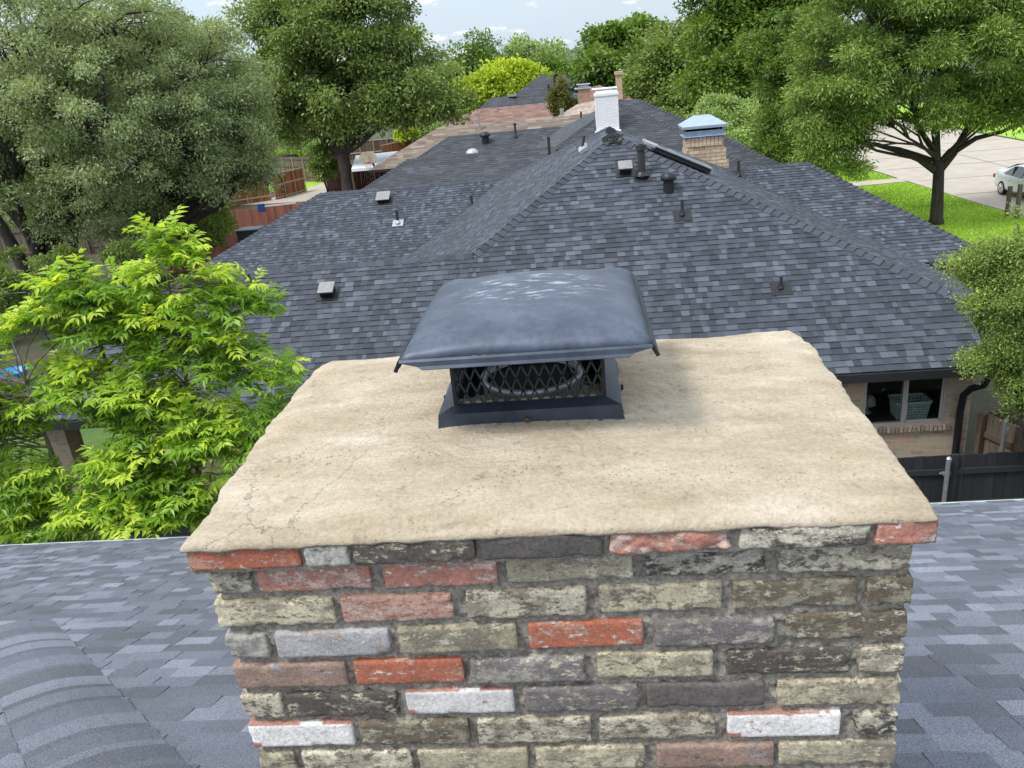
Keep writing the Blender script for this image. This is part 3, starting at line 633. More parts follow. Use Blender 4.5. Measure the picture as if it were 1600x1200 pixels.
# ================================================================ OUR ROOF
yO, zO, mO = 6.6, 3.8, .44
hO = house('house', 'own house roof of weathered grey shingles in the foreground around the chimney', (0, 3, 0), None)
def onO(x, y): return onP(x, y, (0, yO, zO), 0, -mO)
mb = MB(); pl = [(-8.5, yO, zO), (7, yO, zO), (7, -1.0, zO+mO*(yO+1)), (-8.5, -1.0, zO+mO*(yO+1))]
shingles(mb, pl, seed=200, w=(.07, .24), light=.2, ex=.125); roofO = mb.build('roof', M['shingle_near'], hO)
mb = MB(); pl2 = [(-8.5, -1.0, zO+mO*(yO+1)), (7, -1.0, zO+mO*(yO+1)), (7, -6.0, zO+mO*(yO-4)), (-8.5, -6.0, zO+mO*(yO-4))]
mb.face(pl2); mb.build('roof', M['shingle_near'], hO)
mb = MB(); mb.bar((-8.5, yO+.012, zO-.005), (7, yO+.012, zO-.005), .03, .016); mb.build('drip_edge', simple('drip_edge_metal', (.42, .5, .46), (.34, .42, .38), rough=.4, metal=.3), hO)
mb = MB(); mb.bar((-8.5, yO-.02, zO-.12), (7, yO-.02, zO-.12), .03, .2); mb.build('fascia', M['trim'], hO)
mb = MB(); mb.box((-.75, 1.2, (zO-.3)/2), (14.5, 9.9, zO-.3)); mb.build('wall', M['brick_wall'], hO)
# broad hip cap, lower left
cA_, cB_ = onO(22, 985), onO(165, 1200); d = (cB_-cA_); cB_ = cA_+d*1.5; d.normalize(); nO = Vector((0, mO, 1)).normalized(); s1 = d.cross(nO).normalized()
mb = MB(); rr = random.Random(9); ex = .2; k = 0; Lc = (cB_-cA_).length; prof = [(-.19, .002), (-.13, .016), (-.06, .027), (0, .031), (.06, .027), (.13, .016), (.19, .002)]
while k*ex < Lc:
    p0 = cA_+d*(k*ex); p1 = cA_+d*(k*ex+ex*1.2); last = None
    # each cap is striped by several tone bands
    nb_ = 2; t_prev = rr.random()
    for b in range(nb_):
        ta = b/nb_; tb = (b+1)/nb_; qa = p0+(p1-p0)*ta; qb = p0+(p1-p0)*tb; t_prev = rr.choice((.1, .3, .45, .6, .8)); la = .014*(1-ta); lb_ = .014*(1-tb)
        for i in range(len(prof)-1):
            (u0, h0), (u1, h1) = prof[i], prof[i+1]
            mb.face([qa+s1*u0+nO*(h0+la), qa+s1*u1+nO*(h1+la), qb+s1*u1+nO*(h1+lb_), qb+s1*u0+nO*(h0+lb_)], t_prev)
    for i in range(len(prof)-1):
        (u0, h0), (u1, h1) = prof[i], prof[i+1]; mb.face([p0+s1*u0+nO*(h0-.004), p0+s1*u1+nO*(h1-.004), p0+s1*u1+nO*(h1+.014), p0+s1*u0+nO*(h0+.014)], .1)
    k += 1
mb.build('ridge_cap', M['shingle_near'], roofO)

# ================================================================ FOREGROUND CHIMNEY
YF = 1.14
chim = empty('brick_chimney', (-.09, 1.53, 6.0), 'old mottled brick chimney in the foreground with a sand-coloured mortar crown', 'chimney')
PAL = {'red': ((.41, .14, .085), (.47, .25, .185), (.58, .51, .44), .55, .45), 'salmon': ((.44, .2, .15), (.52, .37, .31), (0.672, 0.624, 0.564), .6, .4),
 'pinkpale': ((.5, .31, .25), (.54, .44, .37), (.46, .21, .15), .6, .5), 'olive': ((0.372, 0.336, 0.234), (0.228, 0.198, 0.156), (0.528, 0.48, 0.372), .6, .55),
 'tan': ((0.492, 0.444, 0.318), (0.324, 0.288, 0.216), (0.204, 0.18, 0.144), .6, .45), 'cream': ((0.504, 0.462, 0.36), (0.3, 0.264, 0.204), (0.17, 0.148, 0.12), .6, .52),
 'dark': ((0.102, 0.0888, 0.0792), (0.192, 0.168, 0.144), (0.432, 0.408, 0.312), .6, .5), 'charcoal': ((0.12, 0.108, 0.0996), (0.168, 0.156, 0.144), (0.36, 0.336, 0.288), .4, .12),
 'contrast': ((0.48, 0.45, 0.36), (.085, .074, .068), (0.552, 0.528, 0.444), .66, .55), 'purple': ((0.18, 0.162, 0.162), (0.324, 0.3, 0.27), (0.432, 0.408, 0.324), .6, .5),
 'white': ((.68, .665, .645), (.56, .535, .5), (0.48, 0.192, 0.144), .3, .2), 'blue': ((.34, .335, .34), (.39, .31, .26), (0.504, 0.48, 0.432), .45, .3),
 'brown': ((0.144, 0.118, 0.0864), (0.3, 0.27, 0.198), (0.432, 0.408, 0.324), .6, .5), 'grey': ((0.36, 0.348, 0.312), (0.264, 0.252, 0.228), (0.168, 0.156, 0.144), .45, .3), 'pinkblue': ((.34, .24, .19), (.37, .37, .38), (0.192, 0.144, 0.12), .45, .3)}
ROWS = [  # (y at x=400, y at x=1400, [(x0, x1, kind), ...]) read off the front face
 (868, 823, [(290, 467, 'red'), (472, 545, 'grey'), (548, 742, 'dark'), (749, 942, 'charcoal'), (951, 1145, 'salmon'), (1154, 1365, 'contrast'), (1369, 1467, 'salmon')]),
 (907, 872, [(322, 392, 'cream'), (400, 580, 'salmon'), (597, 777, 'salmon'), (790, 990, 'olive'), (1006, 1204, 'contrast'), (1215, 1425, 'cream')]),
 (957, 918, [(336, 523, 'tan'), (532, 708, 'pinkpale'), (727, 917, 'cream'), (935, 1130, 'tan'), (1143, 1342, 'brown'), (1354, 1427, 'brown')]),
 (1008, 978, [(350, 418, 'grey'), (430, 610, 'blue'), (622, 808, 'olive'), (825, 1007, 'red'), (1021, 1213, 'purple'), (1228, 1420, 'brown')]),
 (1059, 1028, [(363, 542, 'pinkblue'), (553, 725, 'red'), (735, 917, 'purple'), (932, 1116, 'tan'), (1135, 1330, 'dark'), (1342, 1414, 'cream')]),
 (1107, 1083, [(377, 442, 'cream'), (447, 622, 'dark'), (634, 804, 'white'), (818, 998, 'purple'), (1011, 1198, 'charcoal'), (1215, 1410, 'tan')]),
 (1154, 1134, [(390, 553, 'white'), (563, 734, 'brown'), (745, 925, 'cream'), (935, 1120, 'cream'), (1136, 1315, 'white'), (1335, 1406, 'contrast')]),
 (1192, 1180, [(403, 462, 'tan'), (472, 645, 'cream'), (653, 826, 'olive'), (836, 1010, 'tan'), (1026, 1211, 'pinkblue'), (1218, 1402, 'olive')])]
DEPTH = .76
class Acc:
    def __init__(s): s.V = []; s.F = []; s.A = {k: [] for k in ('cA', 'cB', 'cC', 'cP')}; s.n = 0
acc = Acc()
def brick(x0, x1, y0, y1, z0, z1, kind, seed, nx, ny, nz, rough=1.0, rad=.006):
    c = np.array([(x0+x1)/2, (y0+y1)/2, (z0+z1)/2]); hs = np.array([(x1-x0)/2, (y1-y0)/2, (z1-z0)/2]); sides = []
    for ax in range(3):
        for sg in (-1, 1):
            u, v = [(1, 2), (2, 0), (0, 1)][ax]; nn = (nx, ny, nz); a, b = nn[u], nn[v]
            U, Wd = np.meshgrid(np.linspace(-1, 1, a+1), np.linspace(-1, 1, b+1), indexing='ij')
            P = np.zeros(U.shape+(3,)); P[..., u] = U; P[..., v] = Wd; P[..., ax] = sg
            idx = np.arange((a+1)*(b+1)).reshape(a+1, b+1)
            q = np.stack([idx[:-1, :-1], idx[1:, :-1], idx[1:, 1:], idx[:-1, 1:]], -1).reshape(-1, 4)
            if sg < 0: q = q[:, ::-1]
            sides.append((P.reshape(-1, 3)*hs, q))
    r = rad
    for P, q in sides:
        inner = np.clip(P, -(hs-r), hs-r); d = P-inner; l = np.linalg.norm(d, axis=1, keepdims=True); l[l == 0] = 1
        P2 = inner+d/l*r; nrm = d/l
        W_ = (P2+c)
        S = W_*1.0+seed*3.7
        n1 = fbm(S*22, 3)[:, None]; n2 = fbm(S*75+9, 3)[:, None]; n3 = fbm(S*6+3, 2)
        edge = 1-np.min((hs-np.abs(P))/hs*np.array([hs[0]/.03, 1, hs[2]/.028])[None]+np.array([0, 9, 0])[None], axis=1)
        edge = np.clip(edge, 0, 1)[:, None]**3
        chip = np.maximum(0, fbm(S*38+31, 3)-.12)[:, None]
        P3 = P2+nrm*(n1*.0018+n2*.0014)*rough-nrm*chip*edge*.017*rough
        P3[:, 2] += n3*.002*min(rough, 2); P3[:, 0] += fbm(S*9+7, 2)*.002*rough
        P3 = P3-P2*0+0
        V_ = P3+c
        acc.V.append(V_); acc.F.append(q+acc.n); acc.n += len(V_)
        A, B_, C_, p1, p2 = PAL[kind]; rs = random.Random(seed); j = rs.uniform(.88, 1.12)
        msk = np.zeros(len(V_), bool)
        if kind == 'white':   # paint worn off along the arrises down to red clay
            lim = hs[2]+.001-.007*np.clip(fbm(S*20+50, 3)+.3, -1, 1); msk = P[:, 2] > lim; msk |= (P[:, 0] < -hs[0]+.02+.03*fbm(S*30, 3)) & (P[:, 2] < -hs[2]+.014)
        for k, col in (('cA', A), ('cB', B_), ('cC', C_)):
            a_ = np.tile([col[0]*j, col[1]*j, col[2]*j, 1], (len(V_), 1))
            if msk.any(): a_[msk] = (.36, .19, .15, 1)
            acc.A[k].append(a_)
        acc.A['cP'].append(np.tile([p1, p2, (seed*.6180339) % 1, 1], (len(V_), 1)))
sd_ = 1; ROWZ = []
zrow = lambda k: 7.081 if k == 0 else 7.02-.069*(k-1)
kinds = ['tan', 'cream', 'olive', 'dark', 'purple', 'brown', 'grey', 'salmon', 'cream', 'olive', 'pinkblue', 'charcoal']
XL, XR = -.664, .497
for k in range(16):
    zc = zrow(k); yf = YF-.027 if k == 0 else YF; hh = .025 if k == 0 else .0275
    rr = random.Random(500+k)
    if k < 8:
        ya, yb, lst = ROWS[k]; xs = []
        for x0, x1, kd in lst:
            f = lambda x: onY(x, ya+(yb-ya)*(x-400)/1000, yf).x
            xs.append((f(x0), f(x1), kd))
    else:
        xs = []; x = XL; first = (k % 2 == 1)
        while x < XR-.04:
            w = .092 if (first and x == XL) else .196; w = min(w, XR-x); xs.append((x, x+w, rr.choice(kinds))); x += w+.013
    for i, (a, b, kd) in enumerate(xs):
        dp = .095; rough = 2.0 if kd in ('contrast', 'grey') else 1.0
        if k == 0 and i == 4: rough = 3.6
        if kd in ('white', 'red'): rough = .35
        jz = rr.uniform(-.0015, .0015); jy = rr.uniform(-.002, .003)
        top = hh if k else hh-.004
        hi = k < 9
        brick(a, b, yf+jy, yf+dp, zc-hh+jz, zc+top+jz, kd, sd_, 44 if hi else 10, 6, 14 if hi else 4, rough, .006 if rough < 1.5 else .009); sd_ += 1
    xl_, xr_ = xs[0][0], xs[-1][1]; yb_ = YF+DEPTH+(.027 if k == 0 else 0)
    # sides and back
    y = yf+.105+(0.1 if k % 2 else 0)
    y = yf+.108
    while y < yb_-.03:
        w = min(.196, yb_-y)
        for (xa, xb) in ((xl_, xl_+.095), (xr_-.095, xr_)): brick(xa, xb, y, y+w, zc-hh, zc+hh, rr.choice(kinds), sd_, 3, 10, 4, 1, .006); sd_ += 1
        y += w+.013
    x = xl_+.108
    while x < xr_-.13:
        w = min(.196, xr_-.108-x); brick(x, x+w, yb_-.095, yb_, zc-hh, zc+hh, rr.choice(kinds), sd_, 10, 3, 4, 1, .006); sd_ += 1; x += w+.013
m_, nt, b = mat_new('old_brick')
ats = {k: N(nt, 'ShaderNodeAttribute', attribute_name=k) for k in ('cA', 'cB', 'cC', 'cP')}
tc = N(nt, 'ShaderNodeTexCoord'); sp = N(nt, 'ShaderNodeSeparateXYZ'); L = nt.links.new; L(ats['cP'].outputs['Vector'], sp.inputs[0])
sc_ = N(nt, 'ShaderNodeMath', operation='MULTIPLY'); sc_.inputs[1].default_value = 37; L(sp.outputs[2], sc_.inputs[0])
ad = N(nt, 'ShaderNodeVectorMath', operation='ADD'); L(tc.outputs['Object'], ad.inputs[0]); cb = N(nt, 'ShaderNodeCombineXYZ'); [L(sc_.outputs[0], cb.inputs[i]) for i in range(3)]; L(cb.outputs[0], ad.inputs[1])
def nz_(scale, det, rg, mp=None):
    n = N(nt, 'ShaderNodeTexNoise'); n.inputs['Scale'].default_value = scale; n.inputs['Detail'].default_value = det; n.inputs['Roughness'].default_value = rg
    src = ad.outputs[0]
    if mp: q = N(nt, 'ShaderNodeMapping'); q.inputs['Scale'].default_value = mp; L(src, q.inputs[0]); src = q.outputs[0]
    L(src, n.inputs[0]); return n.outputs[0]
def thr(src, tsrc, lo, span, soft):
    """1 where noise exceeds 1-t"""
    t = N(nt, 'ShaderNodeMath', operation='MULTIPLY_ADD'); t.inputs[1].default_value = -span; t.inputs[2].default_value = lo; L(tsrc, t.inputs[0])
    s1_ = N(nt, 'ShaderNodeMath', operation='SUBTRACT'); L(src, s1_.inputs[0]); L(t.outputs[0], s1_.inputs[1])
    d_ = N(nt, 'ShaderNodeMath', operation='DIVIDE', use_clamp=True); L(s1_.outputs[0], d_.inputs[0]); d_.inputs[1].default_value = soft; return d_.outputs[0]
fA = thr(nz_(17, 9, .78, (.8, 1, 1.5)), sp.outputs[0], .68, .3, .05)
fC = thr(nz_(55, 9, .78, (.7, 1, 1.4)), sp.outputs[1], .66, .24, .03)
n3 = nz_(170, 6, .8); n4 = nz_(11, 5, .6)
mA = N(nt, 'ShaderNodeMix', data_type='RGBA'); L(fA, mA.inputs[0]); L(ats['cA'].outputs['Color'], mA.inputs['A']); L(ats['cB'].outputs['Color'], mA.inputs['B'])
mC = N(nt, 'ShaderNodeMix', data_type='RGBA'); L(fC, mC.inputs[0]); L(mA.outputs['Result'], mC.inputs['A']); L(ats['cC'].outputs['Color'], mC.inputs['B'])
mr = N(nt, 'ShaderNodeMapRange'); mr.inputs[1].default_value = .28; mr.inputs[2].default_value = .72; mr.inputs[3].default_value = .5; mr.inputs[4].default_value = 1.5; L(n3, mr.inputs[0])
mr4 = N(nt, 'ShaderNodeMapRange'); mr4.inputs[1].default_value = .3; mr4.inputs[2].default_value = .7; mr4.inputs[3].default_value = .82; mr4.inputs[4].default_value = 1.16; L(n4, mr4.inputs[0])
mm = N(nt, 'ShaderNodeMath', operation='MULTIPLY'); L(mr.outputs[0], mm.inputs[0]); L(mr4.outputs[0], mm.inputs[1])
sc2 = N(nt, 'ShaderNodeVectorMath', operation='SCALE'); L(mC.outputs['Result'], sc2.inputs[0]); L(mm.outputs[0], sc2.inputs['Scale']); L(sc2.outputs[0], b.inputs['Base Color'])
b.inputs['Roughness'].default_value = .92; b.inputs['Specular IOR Level'].default_value = .25
hm = N(nt, 'ShaderNodeMath', operation='MULTIPLY_ADD'); L(fC, hm.inputs[0]); hm.inputs[1].default_value = .8; L(n3, hm.inputs[2])
hm2 = N(nt, 'ShaderNodeMath', operation='MULTIPLY_ADD'); L(fA, hm2.inputs[0]); hm2.inputs[1].default_value = .5; L(hm.outputs[0], hm2.inputs[2])
bump(nt, hm2.outputs[0], .75, .0022, b)
np_mesh('brickwork', np.concatenate(acc.V), np.concatenate(acc.F), m_, chim, smooth=True, attrs={k: np.concatenate(v) for k, v in acc.A.items()})
# mortar core: front as a rough sheet, other sides plain
def rough_sheet(fn, nu, nv, amp, sc):
    U, Vv = np.meshgrid(np.linspace(0, 1, nu), np.linspace(0, 1, nv), indexing='ij'); P, nrm = fn(U.ravel(), Vv.ravel())
    P = P+nrm*(fbm(P*sc, 4)[:, None]*amp); idx = np.arange(nu*nv).reshape(nu, nv)
    return P, np.stack([idx[:-1, :-1], idx[1:, :-1], idx[1:, 1:], idx[:-1, 1:]], -1).reshape(-1, 4)
mort = simple('old_mortar', (.4, .365, .31), (.12, .108, .09), 110, .95, 0, 1.0, .006, 10)
def f_front(u, v): x = XL+.008+u*(XR-XL-.016); z = 5.9+v*(7.055-5.9); return np.stack([x, np.full_like(x, YF+.011), z], 1), np.array([[0, -1, 0]])
P1, F1 = rough_sheet(f_front, 240, 230, 0.009, 60)
def f_top(u, v): x = XL-.02+u*(XR-XL+.04); z = 7.05+v*.05; return np.stack([x, np.full_like(x, YF-.016), z], 1), np.array([[0, -1, 0]])
P2, F2 = rough_sheet(f_top, 240, 14, .006, 45)
np_mesh('mortar', np.concatenate([P1, P2]), np.concatenate([F1, F2+len(P1)]), mort, chim, smooth=True)
mb = MB(); mb.box(((XL+XR)/2, YF+.02+(DEPTH-.03)/2, 6.47), (XR-XL-.02, DEPTH-.03, 1.17)); mb.box(((XL+XR)/2, YF+.013+(DEPTH-.02)/2, 7.07), (XR-XL+.02, DEPTH-.02, .05)); mb.build('core', mort, chim)

# crown (mortar wash): outline from the photograph placed on the top plane
front = [(287, 849), (330, 846), (380, 841), (465, 846), (520, 842), (560, 838), (640, 836), (745, 826), (800, 826), (860, 820), (942, 818), (1000, 812), (1060, 816), (1100, 808), (1145, 806), (1200, 806), (1300, 803), (1368, 801), (1467, 801)]
FP = [onZ(x, y, 7.105) for x, y in front]
left = [onZ(x, y, 7.108) for x, y in ((287, 848), (318, 808), (352, 757), (388, 712), (420, 672), (448, 630), (470, 602), (492, 578), (512, 565), (545, 556))]
right = [onZ(x, y, 7.11) for x, y in ((1467, 800), (1432, 755), (1400, 712), (1372, 672), (1338, 632), (1312, 596), (1290, 566), (1272, 542), (1255, 526), (1232, 516), (1200, 512))]
back = [onZ(x, y-5, 7.115) for x, y in ((545, 562), (620, 557), (700, 551), (800, 545), (900, 540), (1000, 533), (1060, 530), (1130, 526), (1200, 519))]
def interp(pl, key, val, q): ks = np.array([p[key] for p in pl]); vs = np.array([p[val] for p in pl]); o = np.argsort(ks); return np.interp(q, ks[o], vs[o])
nx, ny = 420, 300
V0 = np.linspace(0, 1, ny); U0 = np.linspace(0, 1, nx)
U, Vv = np.meshgrid(U0, V0, indexing='ij')
yb_l, yb_r = left[-1].y, right[-1].y
yf_ = 1.113
YY = yf_+Vv*(2.0-yf_)
xl = interp(left, 1, 0, YY); xr = interp(right, 1, 0, YY); X = xl+U*(xr-xl)
ybk = interp(back, 0, 1, X); cap_ = np.minimum(1, (ybk-yf_)/(2.0-yf_)); YY2 = yf_+(YY-yf_)*1.0
YY2 = np.minimum(YY2, ybk+.0*X)
yfr = interp(FP, 0, 1, X); 
P = np.stack([X, YY2, np.zeros_like(X)], -1).reshape(-1, 3)
ed = np.minimum(np.minimum(U, 1-U)*(1.2)/.05, np.minimum((YY2-yf_)/.05, (ybk-YY2)/.06)); ed = np.clip(ed, 0, 1).reshape(-1)
bx, by = -.12, 1.58; rr_ = np.hypot((P[:, 0]-bx)/.55, (P[:, 1]-by)/.4)
Z = 7.113+.030*np.clip(1-rr_*.8, 0, 1)+.004+(np.sqrt(ed)-1)*.012
Q = P*np.array([1, 1, 1]); Q1 = Q*np.array([5, 9, 1]); Z = Z-.002*np.clip(1-np.abs(fbm(Q*np.array([3.5, 7, 1])+91, 4))*28, 0, 1)*np.clip(fbm(Q*2.5+12, 2)*4, 0, 1)+fbm(Q1, 3)*.005+fbm(Q*np.array([14, 40, 1])+5, 4)*.0024+fbm(Q*110+3, 3)*.0009
pit = np.maximum(0, fbm(Q*np.array([60, 60, 1])+40, 3)-.38); Z = Z-pit*.012
arc = np.sin((np.hypot(P[:, 0]+.5, P[:, 1]-1.0)+fbm(Q*6, 2)*.03)*190)*np.clip(fbm(Q*4+77, 2), 0, 1)*.0022; Z = Z+arc
# ragged outline
rag = fbm(np.stack([P[:, 0]*26, P[:, 1]*26, P[:, 0]*0+2], 1), 4)
eL = np.clip(1-U.reshape(-1)/.03, 0, 1); eR = np.clip(1-(1-U.reshape(-1))/.03, 0, 1); eF = np.clip(1-Vv.reshape(-1)/.03, 0, 1)
P[:, 0] += eL*(-rag*.010)+eR*(rag*.007); P[:, 1] += eF*(rag*.003); P[:, 2] = Z
# skirt rows: fold down around the edge
idx = np.arange(nx*ny).reshape(nx, ny)
F = np.stack([idx[:-1, :-1], idx[1:, :-1], idx[1:, 1:], idx[:-1, 1:]], -1).reshape(-1, 4)
loop = list(idx[:, 0])+list(idx[-1, 1:])+list(idx[::-1, -1][1:])+list(idx[0, ::-1][1:-1])
Lp = P[loop]; nl = len(loop); cen = np.array([-.09, 1.53, 0])
lipn = .0045+.006*(fbm(np.stack([Lp[:, 0]*24, Lp[:, 1]*18, Lp[:, 0]*0+9], 1), 4)+.35)
lipn = np.clip(lipn+.0025, .006, .03)
isf = Lp[:, 1] < 1.16
# more slurry hangs over the brick with the broken face
lipn = np.where(isf, lipn, .05)
dep = [lipn*.5, lipn, lipn+.0]; outw = [.0025, .0012, -.02]; rings = []
for d_, o_ in zip(dep, outw):
    q = Lp.copy(); dirv = q-cen; dirv[:, 2] = 0; dirv /= np.linalg.norm(dirv, axis=1, keepdims=True)
    dirv = np.where(isf[:, None], np.array([[0, -1, 0]]), dirv); q = q+dirv*o_; q[:, 2] -= d_; rings.append(q)
Vall = np.concatenate([P]+rings); base = nx*ny; Fs = [F]; prev = np.array(loop)
for r_i in range(3):
    cur = base+r_i*nl+np.arange(nl); Fs.append(np.stack([prev, cur, np.roll(cur, -1), np.roll(prev, -1)], -1)); prev = cur
m_, nt, b = mat_new('sand_mortar_crown'); L = nt.links.new
n1 = noise(nt, 5, 7, .65, mapping=(1, 2.2, 1)); n2 = noise(nt, 120, 6, .75); n5 = noise(nt, 22, 6, .7)
r = ramp(nt, [(.25, (.33, .262, .185)), (.42, (.43, .358, .262)), (.55, (.5, .428, .325)), (.72, (.6, .54, .44))]); L(n1.outputs[0], r.inputs[0])
mr = N(nt, 'ShaderNodeMapRange'); mr.inputs[1].default_value = .3; mr.inputs[2].default_value = .7; mr.inputs[3].default_value = .76; mr.inputs[4].default_value = 1.14; L(n2.outputs[0], mr.inputs[0])
s5 = N(nt, 'ShaderNodeMapRange'); s5.inputs[1].default_value = .33; s5.inputs[2].default_value = .4; s5.inputs[3].default_value = .74; s5.inputs[4].default_value = 1; L(n5.outputs[0], s5.inputs[0])
mm0 = N(nt, 'ShaderNodeMath', operation='MULTIPLY'); L(mr.outputs[0], mm0.inputs[0]); L(s5.outputs[0], mm0.inputs[1])
nd_ = noise(nt, 7, 6, .7); vm = N(nt, 'ShaderNodeVectorMath', operation='MULTIPLY_ADD'); vm.inputs[1].default_value = (.16, .16, .16); tcr = N(nt, 'ShaderNodeTexCoord'); L(nd_.outputs['Color'], vm.inputs[0]); L(tcr.outputs['Object'], vm.inputs[2])
vo = N(nt, 'ShaderNodeTexVoronoi', feature='DISTANCE_TO_EDGE'); vo.inputs['Scale'].default_value = 3.1; L(vm.outputs[0], vo.inputs['Vector'])
ck = N(nt, 'ShaderNodeMapRange'); ck.inputs[1].default_value = .002; ck.inputs[2].default_value = .006; ck.inputs[3].default_value = .55; ck.inputs[4].default_value = 1; L(vo.outputs['Distance'], ck.inputs[0])
nm_ = noise(nt, 3.3, 2, .5); km = N(nt, 'ShaderNodeMapRange'); km.inputs[1].default_value = .57; km.inputs[2].default_value = .61; L(nm_.outputs[0], km.inputs[0])
kx = N(nt, 'ShaderNodeMix', data_type='FLOAT'); kx.inputs['A'].default_value = 1; L(km.outputs[0], kx.inputs['Factor']); L(ck.outputs[0], kx.inputs['B'])
gv = N(nt, 'ShaderNodeTexVoronoi'); gv.inputs['Scale'].default_value = 85; L(tcr.outputs['Object'], gv.inputs['Vector']); gn = noise(nt, 9, 4, .7)
gm = N(nt, 'ShaderNodeMath', operation='MULTIPLY_ADD'); gm.inputs[1].default_value = -.9; gm.inputs[2].default_value = .56; L(gn.outputs[0], gm.inputs[0])
gc = N(nt, 'ShaderNodeMath', operation='GREATER_THAN'); L(gv.outputs['Distance'], gc.inputs[0]); L(gm.outputs[0], gc.inputs[1])
g2 = N(nt, 'ShaderNodeMapRange'); g2.inputs[3].default_value = .62; g2.inputs[4].default_value = 1; L(gc.outputs[0], g2.inputs[0])
mm1 = N(nt, 'ShaderNodeMath', operation='MULTIPLY'); L(mm0.outputs[0], mm1.inputs[0]); L(kx.outputs['Result'], mm1.inputs[1])
mm = N(nt, 'ShaderNodeMath', operation='MULTIPLY'); L(mm1.outputs[0], mm.inputs[0]); L(g2.outputs[0], mm.inputs[1])
sc2 = N(nt, 'ShaderNodeVectorMath', operation='SCALE'); L(r.outputs[0], sc2.inputs[0]); L(mm.outputs[0], sc2.inputs['Scale']); L(sc2.outputs[0], b.inputs['Base Color']); b.inputs['Roughness'].default_value = .95
b.inputs['Specular IOR Level'].default_value = .2
bump(nt, n2.outputs[0], 1, .006, b)
np_mesh('crown', Vall, np.concatenate(Fs), m_, chim, smooth=True)

# flue liner ring
mb = MB(); fx, fyy = -.12, 1.617
mb.lathe((fx, fyy, 7.1), [(.104, 0), (.104, .072), (.108, .076), (.108, .086), (.101, .089), (.096, .082), (.096, -.25)], 48); o = mb.build('flue_liner', simple('flue_steel', (.42, .44, .46), (.26, .28, .3), 30, .45, .6), chim, smooth=True)
mb = MB(); mb.lathe((fx, fyy, 7.175), [(.099, .0), (.001, 0)], 32); mb.box((fx, fyy, 7.137), (.285, .245, .006)); mb.build('flue_shade_plates', M['dark_void'], chim)  # black disc and plate painted in for the shade within the flue

# ================================================================ METAL CHIMNEY CAP
cap = empty('chimney_cap', (fx, fyy, 7.135), 'dark blue-grey metal flue cap with wire screen on the chimney crown', 'chimney cap')
m_, nt, b = mat_new('oxidised_black_steel'); L = nt.links.new
n1 = noise(nt, 9, 7, .65); n2 = noise(nt, 60, 6, .7); n6 = noise(nt, 30, 7, .68, mapping=(.7, 1.8, 1)); n7 = noise(nt, 5, 3, .5)
r = ramp(nt, [(.3, (.042, .054, .08)), (.5, (.06, .077, .112)), (.72, (.095, .118, .165))]); L(n1.outputs[0], r.inputs[0])
mr = N(nt, 'ShaderNodeMapRange'); mr.inputs[1].default_value = .3; mr.inputs[2].default_value = .7; mr.inputs[3].default_value = .8; mr.inputs[4].default_value = 1.25; L(n2.outputs[0], mr.inputs[0])
sc2 = N(nt, 'ShaderNodeVectorMath', operation='SCALE'); L(r.outputs[0], sc2.inputs[0]); L(mr.outputs[0], sc2.inputs['Scale'])
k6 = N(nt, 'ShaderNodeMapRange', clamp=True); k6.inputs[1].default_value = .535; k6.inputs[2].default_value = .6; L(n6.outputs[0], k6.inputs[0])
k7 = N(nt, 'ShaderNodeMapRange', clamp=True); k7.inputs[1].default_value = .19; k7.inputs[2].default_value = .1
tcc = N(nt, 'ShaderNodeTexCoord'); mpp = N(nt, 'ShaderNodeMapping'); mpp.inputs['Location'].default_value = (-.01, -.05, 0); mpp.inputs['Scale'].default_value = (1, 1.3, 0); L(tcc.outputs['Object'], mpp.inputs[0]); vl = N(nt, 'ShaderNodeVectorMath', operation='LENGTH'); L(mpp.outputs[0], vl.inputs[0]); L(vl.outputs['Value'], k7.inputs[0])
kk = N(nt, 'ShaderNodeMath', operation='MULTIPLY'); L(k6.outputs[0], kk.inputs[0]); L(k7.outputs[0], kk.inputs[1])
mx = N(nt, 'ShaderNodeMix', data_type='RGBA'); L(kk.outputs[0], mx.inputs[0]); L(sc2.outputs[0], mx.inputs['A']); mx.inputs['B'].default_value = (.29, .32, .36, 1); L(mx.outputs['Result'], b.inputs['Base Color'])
b.inputs['Metallic'].default_value = .35
rg = N(nt, 'ShaderNodeMapRange'); rg.inputs[3].default_value = .38; rg.inputs[4].default_value = .62; L(n2.outputs[0], rg.inputs[0]); L(rg.outputs[0], b.inputs['Roughness'])
bump(nt, n7.outputs[0], .25, .01, b)
M['capsteel'] = m_
M['capsteel2'] = simple('dark_blue_steel', (.05, .066, .095), (.022, .029, .045), 16, .45, .35, detail=7)
bz0 = 7.135
